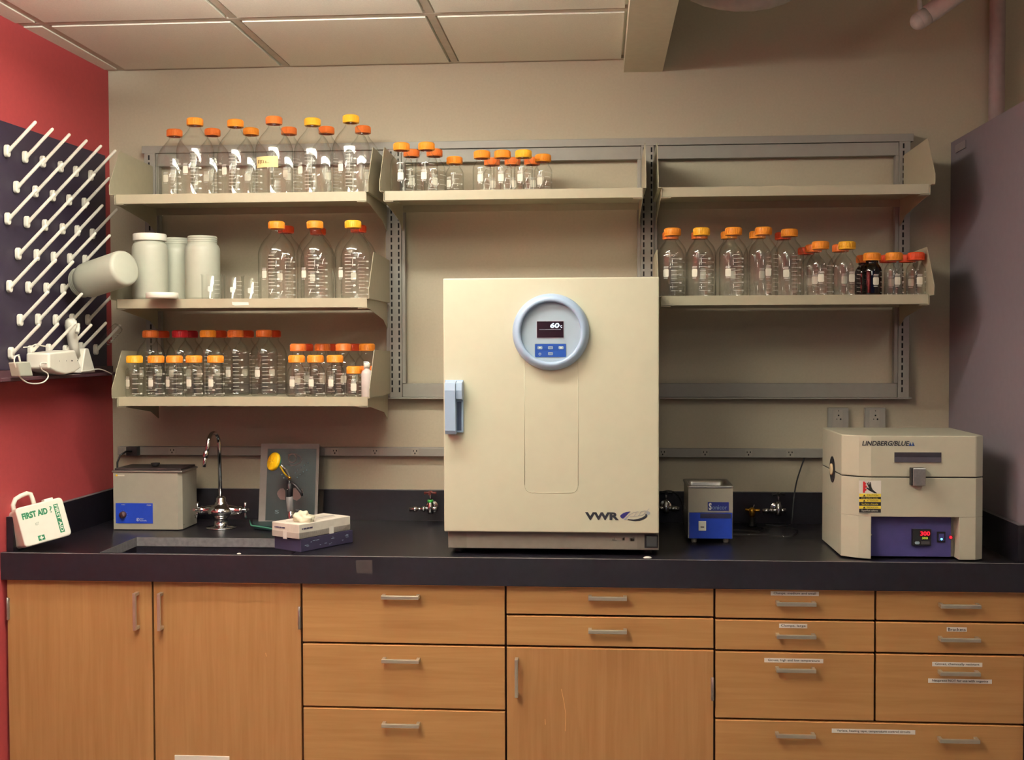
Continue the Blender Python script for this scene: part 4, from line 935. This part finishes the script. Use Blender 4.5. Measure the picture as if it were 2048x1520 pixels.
Rm = fb.rotation_euler.to_matrix(); cr = Rm @ Vector((FW, 0, 0))
fb.location = Vector((p.x, p.y, ZT+.008)) - cr
lowest = min((Rm @ Vector((a, b, d))).z for a in (0.006, FW-.006) for b in (0, FD) for d in (0.0,))
fb.location.x += .006; fb.location.y -= .030; fb.location.z = ZT + .0012 - lowest

# ------------------------------------------------------------------ drying rack on the red wall
rk = thing('drying_rack', 'dark peg board drying rack with white pegs on the red wall', 'drying rack', (.01, -.45, 1.45))
bt = [(-.93, 1.466), (-.080, 1.466), (-.072, 2.222), (-.93, 2.205)]
c = M(rk.location); c.prism(bt, 0, .0012, .016, BOARD); c.obj('backboard', rk, .001)
k_ = 2.714
rows = [[(50,222),(147,255),(243,280),(340,308),(422,333),(503,355)], [(100,418),(203,442),(297,465),(385,488),(468,505)], [(53,590),(157,608),(255,625),(350,645),(430,655),(512,672)],
        [(110,780),(210,787),(302,800),(390,808),(472,815)], [(63,957),(165,963),(263,968)], [(120,1140),(218,1137),(313,1140),(402,1135),(487,1138)], [(72,1320),(178,1310),(275,1300),(450,1290),(530,1300)]]
first = None
for ri, row in enumerate(rows):
    for ci, (a, b) in enumerate(row):
        q = at(a/k_, b/k_+220, X=.03)
        if ri == 4 and ci == 2: pass
        if first is None:
            c = M(); c.prism(rrect(.022, .037, .0105, 6), 0, -.001, .012, WHITEP, smooth=False)
            d = Vector((.707, 0, .707))
            c.tube([(.006, 0, -.004), (.014, 0, .004), (.020, 0, .010), Vector((.014, 0, .004))+d*.112, Vector((.014, 0, .004))+d*.117], [.0070, .0062, .0054, .0050, .0036], WHITEP, 12)
            pg = c.obj('peg', rk, .003, 3); first = pg
        else:
            pg = first.copy(); COL.objects.link(pg); pg.parent = rk
        pg.location = Vector((.018, q.y, q.z)) - rk.location
for (y, z) in ((-.43, 1.725), (-.32, 1.727), (-.42, 1.523)):
    pg = first.copy(); COL.objects.link(pg); pg.parent = rk; pg.location = Vector((.018, y, z))-rk.location
c = M(rk.location); c.prism([(.0012, 1.430), (.075, 1.436), (.075, 1.444), (.068, 1.446), (.0165, 1.442), (.0165, 1.4655), (.0012, 1.4655)], 1, -.93, -.03, mat('drip_trough', (84, 54, 62), .5)); c.obj('drip_trough', rk)
c = M(rk.location); c.tube([(.078, -.10, 1.440), (.10, -.05, 1.444), (.15, -.03, 1.446)], .004, BLACK); c.obj('drain_pipe', rk)
# big jar upturned on a peg
a = Vector((.856, -.40, .19)).normalized(); base = at(252, 535, Y=-.50)
rot = (-a).to_track_quat('Z', 'Y').to_euler()
j = jar(Vector(base), 'milky white jar hung neck-down on a peg of the drying rack', False, rot, None)
# small graduated flask on the last peg
q = at(205, 688, X=.075)
t = thing('graduated_cylinder', 'small graduated glass tube drying on a low peg near the corner', 'glass tube', Vector(q), Vector((.72, -.1, .69)).to_track_quat('Z', 'Y').to_euler())
c = M(); c.lathe([(.010, -.02), (.012, 0), (.019, .012), (.019, .075), (.017, .085), (0, .086)], (0, 0, 0), CLEAR, 28); c.obj('glass_body', t)
c = M()
for k in range(6): arcpatch(c, .0194, -.7, .4, .016+k*.010, .0175+k*.010, PRINT)
arcpatch(c, .0194, .7, 1.3, .02, .035, LABELW, 4, .1); c.keep = True; c.obj('printed_marks', t)

# white hand-held device and its stand and adapter
def W_(u, v, x): q = at(u, v, X=x); return Vector(q)
dv = thing('handheld_instrument_stand', 'white plastic charging stand holding a tall handset, on the rack trough', 'charging stand', W_(135, 745, .07))
c = M(dv.location); x_ = .11
pts = [W_(99, 707, x_), W_(150, 700, x_), W_(157, 722, x_)]
A = W_(99, 706, x_); B = W_(151, 700, x_); C = W_(168, 738, x_); D = W_(140, 748, x_); E2 = W_(112, 743, x_); F2 = W_(98, 735, x_)
vs = []
ring = [A, B, W_(158, 722, x_), W_(163, 735, x_), W_(150, 745, x_), W_(132, 749, x_), W_(115, 745, x_), W_(99, 737, x_)]
fr_ = [c.bm.verts.new(v+Vector((.0, 0, 0))) for v in ring]; bk = [c.bm.verts.new(v+Vector((-.075, .0, 0))) for v in ring]
c.face(fr_, WHITEP); c.face(bk[::-1], WHITEP)
for i in range(8): c.face((fr_[i], fr_[(i+1) % 8], bk[(i+1) % 8], bk[i]), WHITEP)
sb = c.obj('stand_base', dv, .006, 4)
c = M(dv.location)
for u, w2 in ((119, .0008), (133, .0008), (144, .0016), (155, .0010)): c.ball(W_(u, 722-(u-119)*.02, x_+.001), w2*1.4, INK if u > 140 else GREYP, 8)
c.obj('socket_holes', dv)
c = M(dv.location); s0 = [W_(141, 705, .085), W_(137, 690, .085), W_(133, 668, .08), W_(131, 650, .075), W_(133, 640, .07)]
hb = [(W_(152, 712, .05), .015), (W_(147, 690, .05), .0165), (W_(144, 668, .05), .018), (W_(142, 650, .052), .020), (W_(142, 642, .055), .018), (W_(142, 637, .056), .010)]
c.tube([p_ for p_, _ in hb], [q_ for _, q_ in hb], WHITEP, 16); hs_ = c.obj('handset', dv)
c = M(dv.location); c.tube([W_(157, 648, .075), W_(157, 657, .08)], .005, WHITEP, 10); c.tube([W_(157, 655, .078), W_(154, 666, .08)], [.006, .007], WHITEP, 10); c.obj('trigger', dv)
c = M(dv.location); c.prism([(W_(160, 702, .05).y-.012, 1.53), (W_(160, 702, .05).y+.012, 1.53), (W_(176, 742, .05).y+.004, 1.449), (W_(150, 742, .05).y-.004, 1.449)], 0, .02, .075, WHITEP); c.obj('back_rest', dv, .003)
ad = thing('power_adapter', 'white square power adapter with looping cable hanging below the rack pegs', 'adapter', W_(51, 740, .10))
c = M(ad.location); ring = [W_(36, 725, .11), W_(60, 723, .11), W_(67, 752, .11), W_(42, 753, .11)]
fr_ = [c.bm.verts.new(v) for v in ring]; bk = [c.bm.verts.new(v+Vector((-.03, 0, 0))) for v in ring]; c.face(fr_, HDPE); c.face(bk[::-1], HDPE)
for i in range(4): c.face((fr_[i], fr_[(i+1) % 4], bk[(i+1) % 4], bk[i]), HDPE)
c.obj('adapter_block', ad, .003)
c = M(ad.location)
def smooth(pts, n=6):
    P = [pts[0]]+pts+[pts[-1]]; o = []
    for i in range(1, len(P)-2):
        for k in range(n):
            t_ = k/n; p0, p1, p2, p3 = P[i-1], P[i], P[i+1], P[i+2]
            o.append(.5*((2*p1)+(p2-p0)*t_+(2*p0-5*p1+4*p2-p3)*t_*t_+(3*p1-p0-3*p2+p3)*t_**3))
    return o+[P[-2]]
def zc4(a, b): return 20+a/8.446, 600+b/8.446
c.tube(smooth([W_(*zc4(*q), .10) for q in ((150, 930), (85, 960), (75, 1060), (120, 1180), (170, 1300), (280, 1390), (420, 1415), (560, 1390), (640, 1310), (630, 1240), (540, 1180), (510, 1090), (560, 1060), (660, 1080))]), .0022, WHITEP, 8)
c.tube(smooth([W_(*zc4(*q), .085) for q in ((150, 950), (170, 1040))]), .003, WHITEP, 8)
c.tube(smooth([W_(*zc4(*q), .085) for q in ((230, 800), (340, 790), (440, 750), (520, 770), (640, 790))]), .002, WHITEP, 8); c.obj('cable', ad)
c = M((.08, -.3, 1.455)); c.tube(smooth([W_(*zc4(*q), .080) for q in ((1190, 1210), (1330, 1195), (1450, 1170), (1560, 1180), (1720, 1250))]), .0022, WHITEP, 8)
tag(c.obj('white_cable'), 'thin white cable trailing from the charging stand towards the corner', 'cable')

# ------------------------------------------------------------------ outlet strip and wall outlets
st = thing('outlet_strip', 'long grey metal outlet strip along the wall above the splashback', 'outlet strip', (1.3, -.015, 1.155))
c = M(st.location); c.box((.03, -.033, 1.1395), (2.62, -.002, 1.1705), SHELFG); c.obj('raceway', st, .002)
for x in (.235, .836, .982, 1.127, 1.30, 2.008, 2.156, 2.307, 2.451):
    c = M(st.location); c.box((x-.013, -.0345, 1.1425), (x+.013, -.0331, 1.1675), mat('outlet_face', (158, 152, 142), .5))
    for dx, dz, r_ in ((-.005, .004, .0013), (.006, .004, .0017), (0, -.005, .002)): c.box((x+dx-r_, -.0349, 1.155+dz-.0028), (x+dx+r_, -.0344, 1.155+dz+.0028), SLOT)
    c.obj('socket', st)
for x, lb in ((2.618, 'grey wall outlet box behind the furnace, the one nearer the oven'), (2.744, 'grey wall outlet box behind the furnace, the one nearer the corner')):
    t = thing('wall_outlet', lb, 'outlet', (x, -.01, 1.28))
    c = M(t.location); c.box((x-.035, -.022, 1.222), (x+.035, -.001, 1.314), SHELFG); c.obj('box', t, .001)
    c = M(t.location); c.box((x-.020, -.0245, 1.235), (x+.014, -.0221, 1.306), mat('outlet_face', (158, 152, 142), .5))
    for z in (1.268, 1.305-.005):
        pass
    for dx, dz, r_ in ((0, .012, .0028), (-.006, -.001, .0018), (.007, -.001, .003)): c.cyl((x+dx, -.0244, 1.276+dz), (x+dx, -.0250, 1.276+dz), r_, SLOT, seg=10)
    c.cyl((x, -.0244, 1.304), (x, -.0250, 1.304), .0018, SLOT, seg=8); c.obj('receptacle', t)

# ------------------------------------------------------------------ gas and water taps on the splashback
def tap(name, label, x, z, spout, knob, kz=.055, body=CHROME):
    t = thing(name, label, 'valve', (x, -.05, z))
    c = M(t.location); c.cyl((x, -.021, z), (x, -.026, z), .022, body); c.cyl((x, -.026, z), (x, -.07, z), .008, body)
    c.lathe([(0, -.018), (.009, -.018), (.012, -.01), (.013, 0), (.012, .01), (.009, .018), (.007, .03), (0, .03)], (x, -.075, z), body, 20); c.obj('valve_body', t)
    c = M(t.location); e = x+spout
    sgn = 1 if spout > 0 else -1
    prof = [(0, .008), (.007, .008), (.007, .018), (.0105, .02), (.0105, .028), (.006, .031), (.006, abs(spout)*.62), (.0095, abs(spout)*.64), (.0095, abs(spout)*.8), (.0075, abs(spout)*.84), (.0085, abs(spout)), (0, abs(spout))]
    c.lathe(prof, (x, -.075, z), body, 18, (sgn, 0, -.04)); c.lathe([(0, .006), (.008, .006), (.009, .024), (0, .026)], (x, -.075, z), body, 16, (-sgn, 0, 0)); c.obj('spout', t)
    c = M(t.location); c.cyl((x, -.075, z+.026), (x, -.075, z+kz), .0035, body)
    c.tube([(x-.022, -.075, z+kz), (x-.010, -.075, z+kz+.001), (x, -.075, z+kz+.003), (x+.010, -.075, z+kz+.001), (x+.022, -.075, z+kz)], [.0055, .004, .006, .004, .0055], knob, 10)
    c.tube([(x, -.097, z+kz), (x, -.085, z+kz+.001), (x, -.075, z+kz+.003), (x, -.065, z+kz+.001), (x, -.055, z+kz)], [.0055, .004, .006, .004, .0055], knob, 10); c.obj('handle', t)
    return t
DK = mat('dark_red_handle', (96, 34, 30), .45)
t = tap('gas_tap', 'chrome bench tap with dark red handle, just before the oven', 1.188, .958, -.075, DK)
c = M(t.location); c.lathe([(.0085, 0), (.0105, .002), (.0105, .008), (.0085, .01)], (1.188, -.075, .980), mat('green_ring', (60, 170, 70), .4), 20); c.obj('colour_ring', t, label='green colour ring')
tap('gas_tap', 'chrome bench tap partly hidden at the oven edge nearer the small cleaner', 2.018, .965, .045, BLACK)
tap('gas_tap', 'dark-handled tap with slim chrome spout on the splashback beside the furnace', 2.405, .961, -.055, BLACK)
t = thing('turret_valve', 'small brass valve with black post standing behind the clear tubing', 'valve', (2.312, -.09, ZT))
c = M(t.location); c.lathe([(0, 0), (.017, 0), (.017, .005), (.011, .012), (.009, .034), (0, .034)], (2.312, -.09, ZT+.0005), BLACK, 20); c.obj('post', t)
c = M(t.location); c.lathe([(0, 0), (.008, 0), (.010, .008), (.012, .014), (.012, .026), (.008, .031), (0, .032)], (2.312, -.09, ZT+.034), BRASS, 20); c.cyl((2.312, -.09, ZT+.056), (2.338, -.10, ZT+.058), .005, BRASS); c.cyl((2.312, -.09, ZT+.056), (2.290, -.085, ZT+.058), .005, BRASS); c.cyl((2.316, -.09, ZT+.064), (2.320, -.09, ZT+.076), .0015, CHROME); c.obj('brass_head', t)
c = M((2.30, -.2, ZT)); 
def HZ(a, b): q = at(1340+a/6.827, 930+b/6.827, Z=ZT+.006); return Vector((q.x, min(q.y, -.03), ZT+.006))
c.tube(smooth([HZ(*q) for q in ((858, 770), (950, 770), (1100, 810), (1230, 850), (1270, 880), (1220, 915), (1100, 900))]), .0032, CLEARP, 8)
c.tube(smooth([HZ(*q) for q in ((860, 945), (1000, 950), (1300, 950), (1600, 980), (1720, 940), (1730, 890), (1620, 855), (1430, 840), (1270, 860), (1180, 905), (980, 890), (860, 885))]), .0032, CLEARP, 8)
tag(c.obj('clear_tubing'), 'coil of clear plastic tubing lying on the worktop beside the small cleaner', 'tubing')
c = M((2.47, -.03, 1.0)); c.tube(smooth([Vector((2.50, -.030, 1.139)), Vector((2.475, -.03, 1.06)), Vector((2.462, -.04, .99)), Vector((2.455, -.06, .93)), Vector((2.44, -.08, ZT+.005)), Vector((2.36, -.075, ZT+.004))]), .0026, BLACK, 8)
tag(c.obj('thin_cord'), 'thin dark cord hanging beside the furnace down to the worktop', 'cord')
c = M((2.0, -.05, 1.0)); c.tube(smooth([Vector((1.97, -.05, 1.0)), Vector((2.02, -.045, 1.022)), Vector((2.06, -.05, 1.01)), Vector((2.075, -.1, .97)), Vector((2.07, -.2, .93))]), .003, BLACK, 8)
tag(c.obj('black_cord'), 'black cord arching between the oven and the small cleaner', 'cord')

# crumbs on the worktop edge
for u, v, s, lb in ((478, 1101, .0055, 'small crumpled white scrap on the sink front edge'), (1295, 1112, .008, 'small white chip on the worktop edge below the oven'), (2036, 1120, .006, 'small grey fragment on the worktop by the furnace')):
    z_ = ZL if u != 2036 else ZT
    q = at(u, v+ (2 if u != 2036 else 0), Y=-.767) if u != 2036 else at(u, v, Z=ZT)
    c = M((q.x, q.y, z_)); c.ball((q.x, q.y, z_+s*.45), s, PAPER if u != 2036 else GREYP, 8, (1.25 if u != 1295 else 1.6, .8, .5)); tag(c.obj('paper_scrap', bevel=0), lb, 'scrap')

# ------------------------------------------------------------------ overhead, far corner
c = M((3.14, -.04, 2.3)); c.cyl((3.141, -.035, 2.23), (3.141, -.035, 3.3), .026, mat('pipe_paint', (168, 152, 150), .6)); tag(c.obj('riser_pipe'), 'painted vertical pipe rising behind the end partition to the ceiling', 'pipe')
t = thing('capped_drain_pipe', 'white plastic pipe with collar slanting down near the ceiling corner', 'pipe', (2.80, -.5, 2.55))
WP = mat('white_pipe', (190, 178, 172), .5)
p0 = at(1838, 42, Y=-.5); p1 = at(1892, 4, Y=-.5); p2 = p1 + (p1-p0)*5
c = M(t.location); c.tube([Vector(p0), Vector(p0).lerp(Vector(p1), .3)], .027, WP, 24); c.ball(p0, .027, WP, 20); c.obj('end_elbow', t)
c = M(t.location); q0 = Vector(p0).lerp(Vector(p1), .30); c.tube([q0, Vector(p2)], .029, WP, 24); c.obj('pipe_run', t)
c = M(t.location); c.tube([Vector(at(1847, 30, Y=-.5)), Vector(at(1840, 15, Y=-.5)), Vector(at(1838, -10, Y=-.5)), Vector(at(1838, -200, Y=-.5))], [.006, .008, .006, .004], WP, 12); c.obj('hanger', t)
c = M((2.23, -.5, 2.62)); cen = at(1480, -52, Y=-.5); DU = mat('flexible_duct', (168, 160, 152), .6)
pts = []
for k in range(49):
    a_ = 2*PI*k/48; pts.append(Vector((cen.x+.178*math.cos(a_), -.5+.13*math.sin(a_), cen.z+.122*math.sin(a_)*1.0)))
c.tube(pts, [.028+.0015*(k % 2) for k in range(49)], DU, 16); tag(c.obj('flexible_duct'), 'loop of pale flexible duct hanging beside the soffit', 'duct')
c = M((2.998, -.12, 2.2)); c.box((2.9955, -.171, 2.186), (2.9995, -.063, 2.212), mat('grey_plate', (140, 128, 132), .5)); tag(c.obj('name_plate'), 'small grey plate high on the end partition', 'plate')
